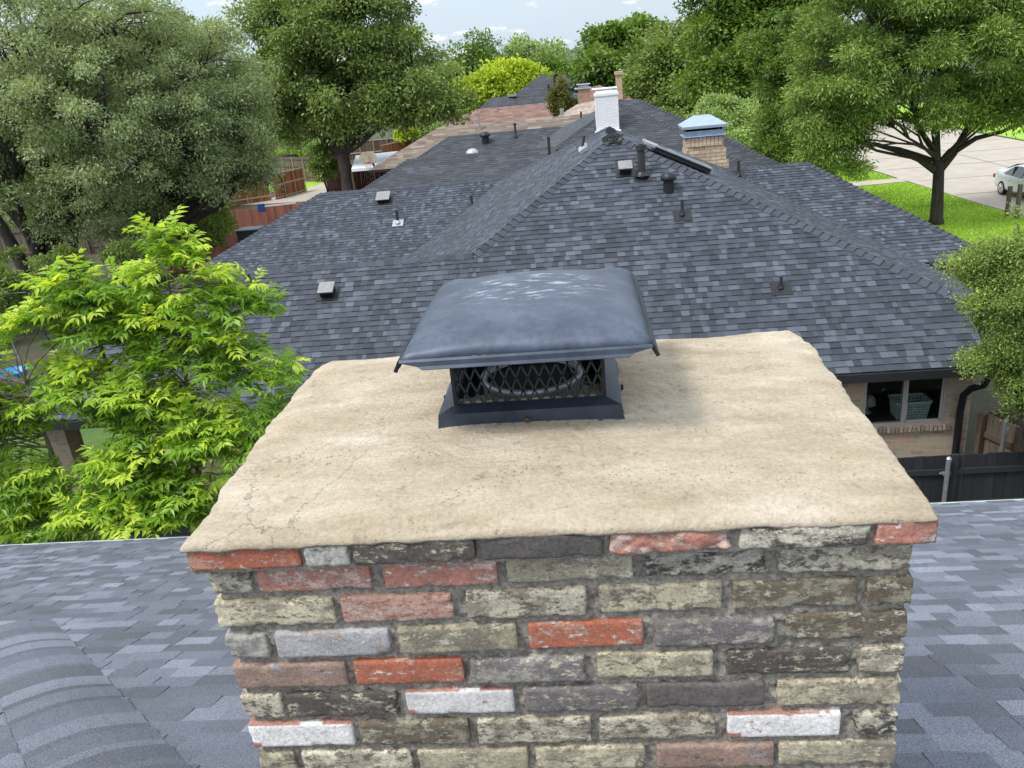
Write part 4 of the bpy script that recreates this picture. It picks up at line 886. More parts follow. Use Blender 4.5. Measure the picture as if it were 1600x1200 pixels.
# base flange: sloped skirt frame
mb = MB(); bx0, bx1, by0, by1 = -.303, .063, 1.465, 1.785; ix0, ix1, iy0, iy1 = -.268, .028, 1.498, 1.745
z0_, z1_ = bz0-.012, bz0+.03; zi = bz0+.038
o_ = [(bx0, by0), (bx1, by0), (bx1, by1), (bx0, by1)]; i_ = [(ix0, iy0), (ix1, iy0), (ix1, iy1), (ix0, iy1)]
for k in range(4):
    a, c_ = o_[k], o_[(k+1) % 4]; d_, e_ = i_[k], i_[(k+1) % 4]
    def outp(p, s): return (fx+(p[0]-fx)*s, fyy+(p[1]-fyy)*s)
    a2, c2 = outp(a, 1.018), outp(c_, 1.018)
    mb.face([(*a2, z0_), (*c2, z0_), (*c2, z0_+.012), (*a2, z0_+.012)]); mb.face([(*a2, z0_+.012), (*c2, z0_+.012), (*c_, z0_+.015), (*a, z0_+.015)])
    a3, c3 = outp(a, .985), outp(c_, .985)
    mb.face([(*a, z0_+.015), (*c_, z0_+.015), (*c3, z1_), (*a3, z1_)]); mb.face([(*a3, z1_), (*c3, z1_), (*e_, zi), (*d_, zi)]); mb.face([(*d_, zi), (*e_, zi), (*e_, zi-.03), (*d_, zi-.03)])
mb.build('base_flange', M['capsteel2'], cap)
mb = MB(); mb.lathe((0, 0, 0), [(.0055, 0), (.0055, .004), (.001, .005)], 10); 
scr = MB(); c0 = Vector((-.125, by0-.004, bz0+.012)); scr.tube([c0, c0+Vector((0, -.005, 0))], .0055, 10); scr.bar(c0+Vector((-.004, -.0055, 0)), c0+Vector((.004, -.0055, 0)), .002, .002); scr.build('screw', simple('rusty_screw', (.16, .1, .06), rough=.5, metal=.5), cap)
for c0 in (Vector((bx0-.004, 1.6, bz0+.012)), Vector((bx1+.004, 1.6, bz0+.012))):
    scr = MB(); scr.tube([c0-Vector((.003, 0, 0)), c0+Vector((.003, 0, 0))], .0055, 10); scr.build('screw', M['black_metal'], cap)
mb = MB(); mb.box(((ix0+ix1)/2, iy0+.008, zi+.002), (ix1-ix0, .014, .004)); mb.build('inner_lip', simple('dusty_rust', (.3, .25, .18), (.1, .09, .08), 30, .9), cap)
# wire screen: expanded diamond mesh, four sides
zt = 7.325; zb_ = zi-.004; nd = 13
mb = MB()
def wire(p, q): mb.bar(p, q, .003, .0034)
def side(A, B_, n):
    A = Vector(A); B_ = Vector(B_); H_ = zt-zb_; dz = .046; nzr = int(round(H_/dz)); dz = H_/nzr
    d = (B_-A)/n
    for i in range(n):
        for j in range(nzr*2):
            za = zb_+j*dz/2; zc_ = za+dz/2; xa = i+(.5 if j % 2 == 0 else 0); 
            for sx in (-.5, .5):
                p = A+d*(i+.5+(0 if j % 2 == 0 else sx)); q = A+d*(i+.5+(sx if j % 2 == 0 else 0))
                p.z = za; q.z = zc_; wire(p, q)
    mb.bar((A.x, A.y, zb_), (A.x, A.y, zt), .004, .004)
side((ix0, iy0, 0), (ix1, iy0, 0), nd); side((ix1, iy0, 0), (ix1, iy1, 0), 11); side((ix1, iy1, 0), (ix0, iy1, 0), nd); side((ix0, iy1, 0), (ix0, iy0, 0), 11)
mb.build('wire_screen', simple('black_wire', (.03, .045, .055), (.02, .028, .035), 40, .4, .5), cap)
# lid: pillow-domed sheet with four folded flanges trimmed at the corners
lx0, lx1, ly0, ly1, lz = -.34, .115, 1.375, 1.88, 7.325
n = 40; V_ = []; F_ = []
cxl, cyl = (lx0+lx1)/2, (ly0+ly1)/2; hx, hy = (lx1-lx0)/2, (ly1-ly0)/2
for i in range(n+1):
    for j in range(n+1):
        u, v = -1+2*i/n, -1+2*j/n; e = (1-abs(u)**2.2)*(1-abs(v)**2.2)
        crease = max(0, 1-abs(abs(u)-abs(v))*7)*max(0, min(max(abs(u), abs(v))-.5, 1.03-max(abs(u), abs(v))))*.028
        dz = .044*e**.55+crease+.0012*math.sin(u*5+v*3)
        V_.append((cxl+u*hx, cyl+v*hy, lz+dz-.009*max(abs(u), abs(v))**14))
idx = np.arange((n+1)**2).reshape(n+1, n+1); F = np.stack([idx[:-1, :-1], idx[1:, :-1], idx[1:, 1:], idx[:-1, 1:]], -1).reshape(-1, 4)
V_ = np.array(V_); lid = np_mesh('lid', V_, F, M['capsteel'], cap, smooth=True)
so = lid.modifiers.new('s', 'SOLIDIFY'); so.thickness = .0015
mb = MB()
def flange(A, B_, outv, drop=.012, trim=.055, hem=.005):
    A = Vector(A); B_ = Vector(B_); o = Vector(outv); d = (B_-A).normalized(); dn = Vector((0, 0, -1))
    p1 = A+d*trim*.45; 
    a1 = A+o*.004+dn*.004; b1 = B_+o*.004+dn*.004; a2 = A+d*trim*.6+o*.006+dn*drop; b2 = B_-d*trim*.6+o*.006+dn*drop
    a3 = A+d*trim*.75+o*.010+dn*(drop+hem); b3 = B_-d*trim*.75+o*.010+dn*(drop+hem)
    a4 = a3-o*.008; b4 = b3-o*.008
    mb.face([A, B_, b1, a1]); mb.face([a1, b1, b2, a2]); mb.face([a2, b2, b3, a3]); mb.face([a3, b3, b4, a4])
lzf = lz-.009
flange((lx0, ly0, lzf), (lx1, ly0, lzf), (0, -1, 0)); flange((lx1, ly1, lzf), (lx0, ly1, lzf), (0, 1, 0))
flange((lx1, ly0, lzf), (lx1, ly1, lzf), (1, 0, 0), trim=.012); flange((lx0, ly1, lzf), (lx0, ly0, lzf), (-1, 0, 0), trim=.012)
mb.build('lid_flange', M['capsteel2'], cap, solid=.0015)
for sx, x in ((-1, lx0), (1, lx1)):
    mb = MB(); mb.bar((x-sx*.002, ly0+.002, lz-.01), (x+sx*.009, ly0-.002, lz-.03), .003, .007); mb.build('corner_tab', M['black_metal'], cap)
for x, y in ((ix0, iy0), (ix1, iy0), (ix0, iy1), (ix1, iy1)):
    mb = MB(); mb.box((x, y, (zi+lz)/2), (.007, .007, lz-zi)); mb.build('corner_post', M['black_metal'], cap)

# ================================================================ TREES
def curve_pts(a, b, rng, n=6, sag=0.0, wob=.06):
    a = Vector(a); b = Vector(b); L_ = (b-a).length; p1 = Vector((rng.uniform(-1, 1), rng.uniform(-1, 1), rng.uniform(-.3, 1)))*L_*wob*2
    return [a.lerp(b, t)+p1*math.sin(math.pi*t)+Vector((0, 0, sag*L_*math.sin(math.pi*t)))+Vector((rng.uniform(-1, 1), rng.uniform(-1, 1), rng.uniform(-1, 1)))*L_*wob*.25*(0 < t < 1) for t in [i/n for i in range(n+1)]]
def leaf_quads(P, D, Nn, ln, wd):
    """rhombus leaves: P centres, D directions, Nn face normals"""
    D = D/np.linalg.norm(D, axis=1, keepdims=True); S = np.cross(D, Nn); S = S/(np.linalg.norm(S, axis=1, keepdims=True)+1e-9)
    ln = ln[:, None]; wd = wd[:, None]; n = len(P); V = np.empty((n, 4, 3))
    V[:, 0] = P-D*ln/2; V[:, 1] = P+S*wd/2+D*ln*.05; V[:, 2] = P+D*ln/2; V[:, 3] = P-S*wd/2+D*ln*.05
    return V.reshape(-1, 3), np.arange(n*4).reshape(n, 4)
def pxlobes(lst):
    o = []
    for (x, y, Y, rx, rz) in lst:
        c = onY(x, y, Y); d = (c-CAM).length; o.append((c, rx*d/FPX, rz*d/FPX))
    return o
def tree(name, label, cat, base, lobes, mat, bark='bark', tr=.3, puffs=90, pr=.75, lpp=900, leaf=(.12, .05), seed=0, group=None, fork=None, limbs=True, flat=.6, shell=.55, gap=0.0, zmin=.3, spread=.14, extra=(), limb=.62):
    rng = random.Random(seed); nr = np.random.default_rng(seed); bx, by = base; lobes = pxlobes(lobes)
    o = empty(name, (bx, by, 0), label, cat, group)
    zlow = min(c.z-rz for c, rx, rz in lobes); fz = fork if fork else max(.8, zlow*.9)
    vol = [rx*rx*rz for _, rx, rz in lobes]; tot = sum(v**.67 for v in vol); Ps = []; Ds = []; Ns = []; Ls = []; Ts = []
    mb = MB(); top = Vector((bx+rng.uniform(-.2, .2), by, fz)); mb.tube([(bx, by, -.1), (bx, by, .25), (bx+rng.uniform(-.05, .05), by, fz*.5), top], [tr*1.5, tr*1.1, tr*.95, tr*.85], 12)
    for (c, rx, rz), v in zip(lobes, vol):
        if limbs:
            pts = curve_pts(top, c, rng, 6, -.03, .07); mb.tube(pts, [tr*limb*(1-.72*i/6) for i in range(7)], 8, cap=False)
        k = max(2, int(puffs*v**.67/tot)); ry = (rx+rz)/2*1.1
        for j in range(k):
            d = nr.normal(size=3); d /= np.linalg.norm(d); r = shell+(1-shell)*rng.random()**.6
            if rng.random() < .15: r *= .6
            pc = np.array(c)+d*np.array([rx, ry, rz])*r
            if pc[2] < zmin: pc[2] = zmin+rng.random()*.3
            if limbs and j % 2 == 0:
                s0 = pts[rng.randint(3, 6)]; mb.tube(curve_pts(s0, pc, rng, 3, .04, .1), [tr*.17, tr*.12, tr*.07, tr*.03], 5, cap=False)
            q = pr*rng.uniform(.6, 1.35); n = int(lpp*(q/pr)**2*(rng.uniform(.5, 1) if gap else 1))
            dd = nr.normal(size=(n, 3)); dd /= np.linalg.norm(dd, axis=1, keepdims=True); rad = nr.random(n)**.5
            pos = pc+dd*rad[:, None]*q*np.array([1, 1, flat]); pos[:, 2] -= (rad**2)*q*.25
            pos += nr.normal(size=(n, 3))*q*spread
            Ps.append(pos); outd = pos-np.array(c); outd /= np.linalg.norm(outd, axis=1, keepdims=True)+1e-9
            Ds.append(dd*1.0+outd*.4+nr.normal(size=(n, 3))*.5+np.array([0, 0, -.25])); Ns.append(nr.normal(size=(n, 3))*.75+outd*.45+np.array([0, 0, .6]))
            Ls.append(leaf[0]*nr.uniform(.6, 1.3, n)); Ts.append(np.clip(nr.normal(.42+rng.uniform(-.16, .2), .2, n), 0, 1))
    for (Y_, r0, pl_) in extra:
        pts = [onY(x, y, Y_) for x, y in pl_]; mb.tube(pts, [r0*(1-.6*i/(len(pts)-1)) for i in range(len(pts))], 9)
    P = np.concatenate(Ps); Lg = np.concatenate(Ls); V, F = leaf_quads(P, np.concatenate(Ds), np.concatenate(Ns), Lg, Lg*leaf[1]/leaf[0])
    np_mesh('crown', V, F, M[mat], o, tone=np.concatenate(Ts)); mb.build('trunk', M[bark], o, smooth=True); return o

tree('live_oak', 'big grey-green live oak at the far left with dark leaning trunks', 'tree', (-22.8, 33.2), [(50, 70, 33, 130, 105), (165, 45, 34, 100, 80), (15, 240, 32, 90, 85), (140, 190, 31.5, 120, 95), (110, 310, 32, 95, 45), (-70, 190, 33, 100, 110)], 'leaf_liveoak', tr=.42, puffs=400, pr=.62, lpp=300, leaf=(.135, .06), spread=.22, flat=.5, seed=1, fork=1.6, shell=.4, extra=[(33, .42, [(75, 485), (50, 440), (20, 385), (-10, 330)]), (33, .36, [(80, 480), (88, 420), (75, 360), (60, 300)]), (33.5, .3, [(115, 470), (108, 400), (125, 340), (150, 280)])])
tree('live_oak', 'grey-green live oak right of the far-left one, reaching towards the cedar fence', 'tree', (-18.9, 34.6), [(300, 125, 36, 100, 80), (385, 195, 36, 55, 65), (240, 225, 34, 110, 85), (335, 265, 35, 75, 45), (235, 70, 37, 75, 60), (375, 130, 37, 50, 55), (200, 320, 34, 70, 40), (290, 200, 34.5, 80, 70), (415, 240, 36, 25, 25), (390, 275, 36, 35, 25)], 'leaf_liveoak', tr=.36, puffs=400, pr=.62, lpp=300, leaf=(.135, .06), spread=.22, flat=.5, seed=2, fork=1.8, shell=.4, extra=[(34.6, .33, [(195, 450), (205, 390), (240, 330), (270, 270)])])
tree('oak_tree', 'tall dark green oak behind the cedar fence with its trunk beside the basketball hoop', 'tree', (-15.6, 56.5), [(470, 65, 57, 85, 70), (565, 45, 57, 95, 65), (645, 110, 56, 70, 65), (695, 160, 55, 42, 30), (530, 140, 57, 95, 55), (440, 150, 58, 50, 55), (610, 165, 56, 70, 30), (480, -45, 58, 90, 60), (575, -30, 58, 65, 50), (420, 60, 58, 40, 60), (490, 190, 57, 45, 28)], 'leaf_oak2', tr=.5, puffs=330, pr=1.15, lpp=360, leaf=(.25, .12), spread=.2, flat=.5, seed=3, fork=3.0, shell=.35)
tree('street_oak', 'spreading green oak on the lawn beside the street with a dark forked trunk', 'tree', (14.5, 34.7), [(1400, 70, 34, 100, 80), (1500, 50, 34, 100, 85), (1590, 100, 34, 80, 85), (1310, 100, 34, 75, 75), (1320, 220, 33.3, 55, 42), (1260, 160, 34, 45, 45), (1330, 165, 33.6, 60, 45), (1275, 215, 33.5, 35, 35), (1440, 158, 33.6, 85, 36), (1550, 160, 34, 70, 28), (1360, -40, 34, 100, 60), (1510, -60, 34, 120, 70), (1630, 160, 34, 60, 30)], 'leaf_redoak', tr=.235, puffs=430, pr=.66, lpp=480, leaf=(.17, .045), spread=.18, flat=.5, seed=4, fork=2.5, shell=.4, limb=.3, extra=[(34.7, .17, [(1464, 262), (1463, 225), (1456, 185), (1440, 140)]), (34.7, .16, [(1461, 266), (1436, 248), (1405, 236), (1370, 226), (1330, 222)]), (34.7, .17, [(1468, 266), (1490, 240), (1508, 205), (1530, 165)]), (34.6, .12, [(1494, 235), (1525, 216), (1565, 206), (1610, 185)])])
tree('young_oak', 'pale green oak beyond the roof hip, left of the forked street oak', 'tree', (9.2, 38), [(1232, 185, 38, 42, 45), (1215, 232, 37, 38, 26), (1240, 110, 38.5, 40, 50), (1275, 245, 36.5, 45, 28), (1205, 85, 39, 35, 35), (1255, 50, 39, 40, 40)], 'leaf_mid', tr=.16, puffs=150, pr=.62, lpp=520, leaf=(.15, .06), seed=5, shell=.4)
tree('elm_tree', 'dark green elm, second tree right of the tan chimney', 'tree', (13.5, 88), [(1062, 80, 88, 45, 45), (1030, 110, 86, 40, 40), (1090, 130, 86, 45, 50), (1045, 150, 84, 40, 25)], 'leaf_oak2', tr=.4, puffs=130, pr=1.7, lpp=330, leaf=(.42, .24), seed=6, shell=.4)
tree('elm_tree', 'tall broad green elm rising above the stone chimney', 'tree', (17, 72), [(1130, 40, 72, 55, 60), (1180, 90, 71, 60, 70), (1120, 120, 70, 45, 50), (1200, 10, 72, 70, 50), (1170, 155, 70, 45, 30), (1240, 60, 70, 50, 70), (1140, -30, 72, 60, 40)], 'leaf_mid', tr=.5, puffs=260, pr=1.4, lpp=380, leaf=(.34, .17), seed=7, shell=.4)
tree('elm_tree', 'light and dark green tree just right of the tan brick chimney', 'tree', (8.2, 104), [(965, 75, 104, 38, 38), (940, 110, 100, 32, 30), (990, 60, 106, 35, 30), (1000, 110, 100, 40, 40), (985, 140, 98, 30, 22)], 'leaf_mid', tr=.4, puffs=150, pr=1.8, lpp=300, leaf=(.5, .3), seed=8, shell=.4)
tree('ornamental_tree', 'rounded pale green tree beyond the roof just right of the stone chimney', 'tree', (9.6, 54), [(1130, 180, 54, 48, 28), (1105, 195, 53, 35, 22), (1160, 200, 53, 35, 26), (1125, 215, 52, 45, 20)], 'leaf_pale', tr=.12, puffs=130, pr=.7, lpp=420, leaf=(.2, .09), seed=9, shell=.5)
tree('maple_tree', 'yellow-green round tree behind the tall grey hip roof', 'tree', (-10, 118), [(790, 120, 118, 48, 22), (760, 135, 116, 35, 22), (820, 125, 117, 30, 18), (745, 150, 115, 28, 16), (800, 140, 116, 40, 16)], 'leaf_yellow', tr=.3, puffs=150, pr=1.7, lpp=300, leaf=(.5, .32), seed=10, shell=.45)
tree('ash_tree', 'tall thin-crowned light green tree left of centre on the skyline', 'tree', (-18, 150), [(720, 95, 150, 26, 20), (752, 75, 150, 24, 24), (770, 95, 150, 25, 24), (700, 115, 148, 25, 18)], 'leaf_mid', tr=.4, puffs=60, pr=2.0, lpp=170, leaf=(.55, .3), seed=11, shell=.4, gap=1)
tree('ash_tree', 'airy light green tree whose twigs stand above the yellow-green tree', 'tree', (-6, 150), [(822, 78, 150, 26, 20), (850, 95, 149, 30, 18), (865, 80, 150, 12, 16), (800, 92, 150, 16, 18)], 'leaf_pale', tr=.4, puffs=60, pr=1.9, lpp=170, leaf=(.55, .3), seed=12, shell=.4, gap=1)
tree('bushy_tree', 'mid green bushy tree right behind the tall grey roof ridge', 'tree', (-1, 135), [(880, 112, 135, 26, 14), (905, 125, 130, 26, 12), (850, 108, 136, 20, 12)], 'leaf_mid', tr=.3, puffs=70, pr=1.6, lpp=240, leaf=(.5, .3), seed=13)
tree('juniper', 'pointed brownish olive juniper behind the brown roof', 'shrub', (-.8, 60), [(873, 160, 60, 15, 16), (880, 143, 60, 8, 16), (866, 152, 60, 8, 10), (899, 165, 60, 6, 12), (885, 160, 60, 10, 12)], 'leaf_olive', tr=.1, puffs=110, pr=.3, lpp=130, leaf=(.2, .07), seed=14, flat=1.8, shell=.3)
tree('round_shrub', 'large olive-green rounded shrub in front of the red stained fence', 'shrub', (-17.6, 38), [(300, 335, 38, 45, 42), (270, 320, 38.3, 35, 30), (320, 355, 37.5, 28, 32), (250, 370, 38, 40, 30)], 'leaf_shrub', tr=.12, puffs=170, pr=.5, lpp=420, leaf=(.11, .06), seed=15, shell=.6)
tree('golden_shrub', 'yellow-green shrub behind the cedar fence near the brown roof', 'shrub', (-15.5, 78), [(637, 203, 78, 13, 12), (628, 210, 78, 9, 8)], 'leaf_yellow', tr=.06, puffs=40, pr=.45, lpp=150, leaf=(.2, .1), seed=16)
tree('leafy_shrub', 'pale blue-green shrub to the right of the yellow-green one', 'shrub', (-13.5, 82), [(665, 192, 82, 18, 12), (682, 200, 81, 14, 8), (655, 205, 81, 14, 8)], 'leaf_pale', tr=.06, puffs=50, pr=.6, lpp=150, leaf=(.22, .12), seed=17)
tree('dark_shrub', 'dark round shrub just left of the tall dark oak trunk', 'shrub', (-17.3, 57), [(510, 245, 57, 16, 22), (500, 262, 57, 10, 14)], 'leaf_oak2', tr=.07, puffs=50, pr=.5, lpp=200, leaf=(.18, .09), seed=18)
tree('hedge', 'bright green clipped hedge behind the weathered board fence', 'hedge', (-26, 72), [(430, 243, 72, 22, 7), (465, 243, 72, 18, 7)], 'leaf_pecan', tr=.05, puffs=50, pr=.5, lpp=150, leaf=(.2, .12), seed=19)
tree('garden_shrub', 'low green shrub row beyond the road end right of the white chimney', 'shrub', (7.5, 84), [(1020, 168, 84, 22, 7), (1045, 178, 80, 20, 8), (1075, 190, 74, 20, 8)], 'leaf_shrub', tr=.05, puffs=60, pr=.6, lpp=150, leaf=(.24, .14), seed=20)
tree('yaupon', 'fine-leaved green yaupon overhanging the right corner of the neighbour roof', 'shrub', (6.9, 11.0), [(1560, 405, 11.2, 50, 28), (1600, 470, 11, 62, 60), (1580, 565, 11, 42, 35), (1600, 610, 10.9, 38, 28), (1522, 404, 11.3, 38, 9), (1535, 430, 11.2, 30, 9), (1528, 560, 11, 26, 10), (1545, 470, 11, 30, 10), (1590, 350, 11.2, 8, 22), (1600, 395, 11, 35, 30), (1650, 520, 11, 60, 90), (1575, 520, 11, 40, 30)], 'leaf_shrub', bark='bark_grey', tr=.05, puffs=420, pr=.15, lpp=250, leaf=(.036, .02), spread=.3, seed=21, shell=.45, fork=1.6)
tree('backyard_tree', 'deep green tree filling the gap low between the two live oaks', 'tree', (-31, 52), [(60, 330, 52, 90, 50), (180, 330, 54, 70, 50), (280, 260, 56, 60, 50), (0, 380, 50, 60, 40)], 'leaf_oak2', tr=.2, puffs=120, pr=1.3, lpp=300, leaf=(.26, .14), seed=22)
tree('backyard_tree', 'mid green tree far behind the two live oaks', 'tree', (-36, 84), [(380, 170, 84, 60, 50), (300, 90, 84, 60, 50), (120, 150, 80, 130, 80), (440, 130, 88, 50, 50)], 'leaf_mid', tr=.3, puffs=160, pr=2.0, lpp=260, leaf=(.42, .24), seed=23)
tree('pampas_clump', 'tall straw and green grass clump beyond the board fence', 'plant', (-23.5, 72), [(490, 222, 72, 16, 18), (455, 225, 73, 20, 14)], 'leaf_pale', tr=.05, puffs=50, pr=.5, lpp=110, leaf=(.5, .04), seed=24, flat=1.2)
tree('leafy_shrub', 'low mid green shrubs under the far-left live oak', 'shrub', (-20.5, 29), [(30, 430, 29, 60, 40), (90, 415, 30, 40, 30), (-20, 480, 27, 50, 50), (210, 400, 31, 40, 25)], 'leaf_oak2', tr=.05, puffs=90, pr=.45, lpp=260, leaf=(.13, .07), seed=31, limbs=False)
# distant wood reads as one mass
nr = np.random.default_rng(77); Ps = []
def mass(x0, x1, Y, top, n, r):
    for i in range(n):
        x = nr.uniform(x0, x1); y = Y*nr.uniform(.92, 1.1); h = top*nr.uniform(.65, 1.05); m_ = 150
        d = nr.normal(size=(m_, 3)); d /= np.linalg.norm(d, axis=1, keepdims=True); Ps.append(np.array([x, y, h*nr.uniform(.35, .85)])+d*np.array([r, r, h*.32]))
mass(-260, -30, 150, 11, 120, 5); mass(-60, 40, 330, 8.5, 90, 6); mass(20, 120, 190, 12, 90, 6); mass(44, 160, 110, 11, 90, 5); mass(-130, -45, 95, 9, 60, 4); mass(-14, 12, 240, 7.5, 34, 5); mass(-300, 300, 500, 9.5, 200, 10)
P = np.concatenate(Ps); n = len(P); s_ = np.clip(P[:, 1]/150, .7, 4); V, F = leaf_quads(P, nr.normal(size=(n, 3)), nr.normal(size=(n, 3))+[0, -.3, .6], 1.5*s_*nr.uniform(.6, 1.2, n), .9*s_)
o = np_mesh('distant_wood', V, F, M['leaf_far'], None, tone=np.clip(nr.normal(.5, .2, n), 0, 1)); tag(o, 'dark green band of far trees along the skyline', 'trees', None, 'stuff')

# ---------------------------------------------------------------- foreground pecan with compound leaves
def pecan():
    rng = random.Random(42); nr = np.random.default_rng(42)
    o = empty('pecan_tree', (-5.9, 9.7, 0), 'young bright green pecan tree with feathery compound leaves beside the chimney', 'tree')
    lobes = pxlobes([(252, 375, 9.7, 28, 28), (290, 400, 9.7, 30, 22), (330, 470, 9.6, 55, 45), (395, 470, 9.5, 38, 22), (130, 450, 9.8, 55, 35), (75, 510, 9.7, 55, 30), (180, 500, 9.8, 60, 50), (260, 530, 9.7, 70, 55), (350, 560, 9.5, 60, 45), (440, 585, 9.3, 42, 20), (410, 640, 9.1, 35, 28), (30, 640, 9.5, 50, 25), (130, 610, 9.6, 70, 45), (230, 640, 9.4, 70, 50), (320, 680, 9.2, 75, 50), (380, 720, 8.9, 30, 28), (210, 740, 9.0, 70, 45), (290, 770, 8.8, 60, 35), (170, 800, 8.8, 80, 28), (250, 815, 8.6, 80, 24), (40, 760, 9.0, 55, 35), (60, 812, 8.9, 70, 25), (235, 440, 9.8, 30, 30), (-40, 550, 9.6, 25, 25), (-50, 650, 9.4, 60, 90)])
    stems = [(-5.55, 9.8), (-6.5, 9.9), (-7.4, 9.6)]; mb = MB(); heads = []
    tops = [onY(250, 372, 9.7), onY(128, 440, 9.8), onY(40, 600, 9.5)]
    for (x, y), t in zip(stems, tops):
        a = Vector((-6.2+rng.uniform(-.1, .1), 9.8, 0)); pts = [a, Vector(((x+a.x)/2, y, .9)), Vector((x, y, 2.2)), Vector((x, y, 2.2)).lerp(t, .5)+Vector((.06, 0, 0)), t]
        mb.tube(pts, [.075, .06, .05, .032, .008], 8); heads += [pts[1].lerp(pts[2], k/4) for k in range(5)]+[pts[2].lerp(pts[3], k/6) for k in range(7)]+[pts[3].lerp(pts[4], k/6) for k in range(7)]
    V = []; T = []
    rach = MB()
    def cleaf(p, d, ln, tone):
        d = d.normalized(); side = d.cross(Vector((0, 0, 1)))
        if side.length < .1: side = Vector((1, 0, 0))
        side.normalize(); side = (side+Vector((0, 0, rng.uniform(-.35, .35)))).normalized(); k = rng.choice((3, 4, 4, 5)); droop = rng.uniform(.2, .9); prev = p; q = p.copy(); dd = d.copy(); pts = [p]
        for i in range(k):
            dd = (dd+Vector((0, 0, -droop*.16))).normalized(); q = q+dd*(ln/k); pts.append(q.copy()); up = side.cross(dd).normalized()
            s = math.sin(math.pi*(i+1.6)/(k+2.2))
            for sg in (-1, 1):
                ld = (dd*.75+side*sg*rng.uniform(.8, 1)+up*rng.uniform(-.45, .15)+Vector((rng.uniform(-.2, .2), rng.uniform(-.2, .2), -.15))).normalized(); leaflet(q, ld, up, ln*.5*(.6+.5*s)*rng.uniform(.85, 1.1), tone+rng.uniform(-.08, .08))
        leaflet(q, dd, up, ln*.36, tone)
        for a_, b_ in zip(pts[:-1], pts[1:]): rach.bar(a_, b_, .003, .003)
    def leaflet(p, d, up, l, tone):
        s = d.cross(up).normalized(); w = l*.18; u2 = s.cross(d).normalized(); m1 = p+d*l*.45-u2*l*.04; tip = p+d*l+Vector((0, 0, -.12*l)); f = u2*w*.45
        V.extend([p, p+d*l*.38+s*w+f, tip, m1, p, m1, tip, p+d*l*.38-s*w+f]); T.extend([tone, tone])
    for c, rx, rz in lobes:
        ry = (rx+rz)/2*.9; k = max(4, int(22*(rx*rz)/(.42*.34)))
        for j in range(k):
            d = Vector((rng.gauss(0, 1), rng.gauss(0, 1), rng.gauss(0, 1))).normalized(); r = rng.random()**.4; tip = c+Vector((d.x*rx, d.y*ry, d.z*rz))*r
            if tip.y < 7.05: tip.y = 7.05+rng.random()*.3
            h = min(heads, key=lambda hh: (hh-tip).length+(1.2 if hh.z > tip.z+.2 else 0)+rng.random()*.4)
            if rng.random() < .4: mb.tube(curve_pts(h, tip, rng, 4, .06, .07), [.014, .011, .008, .005, .003], 5, cap=False)
            else: mb.tube([tip+(h-tip).normalized()*.35, tip], [.006, .003], 5, cap=False)
            od = (tip-h).normalized(); bright = rng.random(); base_t = .08+.36*rng.random()+(.42 if (d.z > .15 and r > .72) else 0)  # upper outer tips lighter: young growth, plus sunlight put into the tone
            nleaf = rng.randint(4, 6)
            for i in range(nleaf):
                a = 2*math.pi*(i+rng.random()*.5)/nleaf; dr = Vector((math.cos(a), math.sin(a), rng.uniform(.0, 1.0)))+od*.7; young = i == 0 and base_t > .6
                cleaf(tip-od*rng.random()*.12, dr, rng.uniform(.2, .33)*(.8 if young else 1), min(1, base_t+(.2 if young else 0)))
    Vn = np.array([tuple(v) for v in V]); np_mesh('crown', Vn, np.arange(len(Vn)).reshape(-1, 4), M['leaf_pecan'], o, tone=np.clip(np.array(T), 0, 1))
    rach.build('leaf_stalks', M['leaf_pecan'], o); mb.build('trunk', M['bark_grey'], o, smooth=True)
pecan()

# ================================================================ FENCES
def fence(name, label, pts, h, mat, z0=0, bw=.14, railside=1, rails=(.25, 1.0, 1.7), railmat=None, postmat=None, sp=2.4, poststyle='steel', posts=True, lean=0, group=None, jag=.012):
    a0 = Vector((*pts[0], z0)); o = empty(name, a0, label, 'fence', group); rng = random.Random(hash(label) % 1000 if False else len(label)*7); mb = MB()
    for (p, q) in zip(pts[:-1], pts[1:]):
        a = Vector((*p, z0)); b = Vector((*q, z0)); L_ = (b-a).length; d = (b-a)/L_; n = Vector((-d.y, d.x, 0)); k = int(L_/bw)
        for i in range(k):
            hh = h+rng.uniform(-jag, jag); c = a+d*((i+.5)*L_/k)+n*rng.uniform(-.003, .003); mb.box((c.x, c.y, z0+hh/2), (L_/k-.006, .018, hh), rng.random(), (d, n, Vector((0, 0, 1))))
    mb.build('board_panel', M[mat], o)
    for rz in rails:
        mb = MB()
        for (p, q) in zip(pts[:-1], pts[1:]):
            a = Vector((*p, z0+rz)); b = Vector((*q, z0+rz)); d = (b-a).normalized(); n = Vector((-d.y, d.x, 0)); mb.bar(a+n*railside*.03, b+n*railside*.03, .038, .085)
        mb.build('rail', M[railmat or mat], o)
    if posts:
        for (p, q) in zip(pts[:-1], pts[1:]):
            a = Vector((*p, z0)); b = Vector((*q, z0)); L_ = (b-a).length; d = (b-a)/L_; n = Vector((-d.y, d.x, 0)); k = max(1, int(round(L_/sp)))
            for i in range(k+1):
                c = a+d*(L_*i/k)+n*railside*.075; mb = MB()
                if poststyle == 'steel': mb.tube([c, c+Vector((0, 0, h+.02))], .03, 10)
                else: mb.box((c.x, c.y, z0+h/2), (.09, .09, h), .5, (d, n, Vector((0, 0, 1))))
                mb.build('post', M[postmat or railmat or mat], o)
    return o
o = fence('board_fence', 'black stained board fence between the two houses', [(-14, 11.42), (12, 11.42)], 1.72, 'wood_black', railside=-1, rails=(.9, 1.46), posts=False, bw=.15)
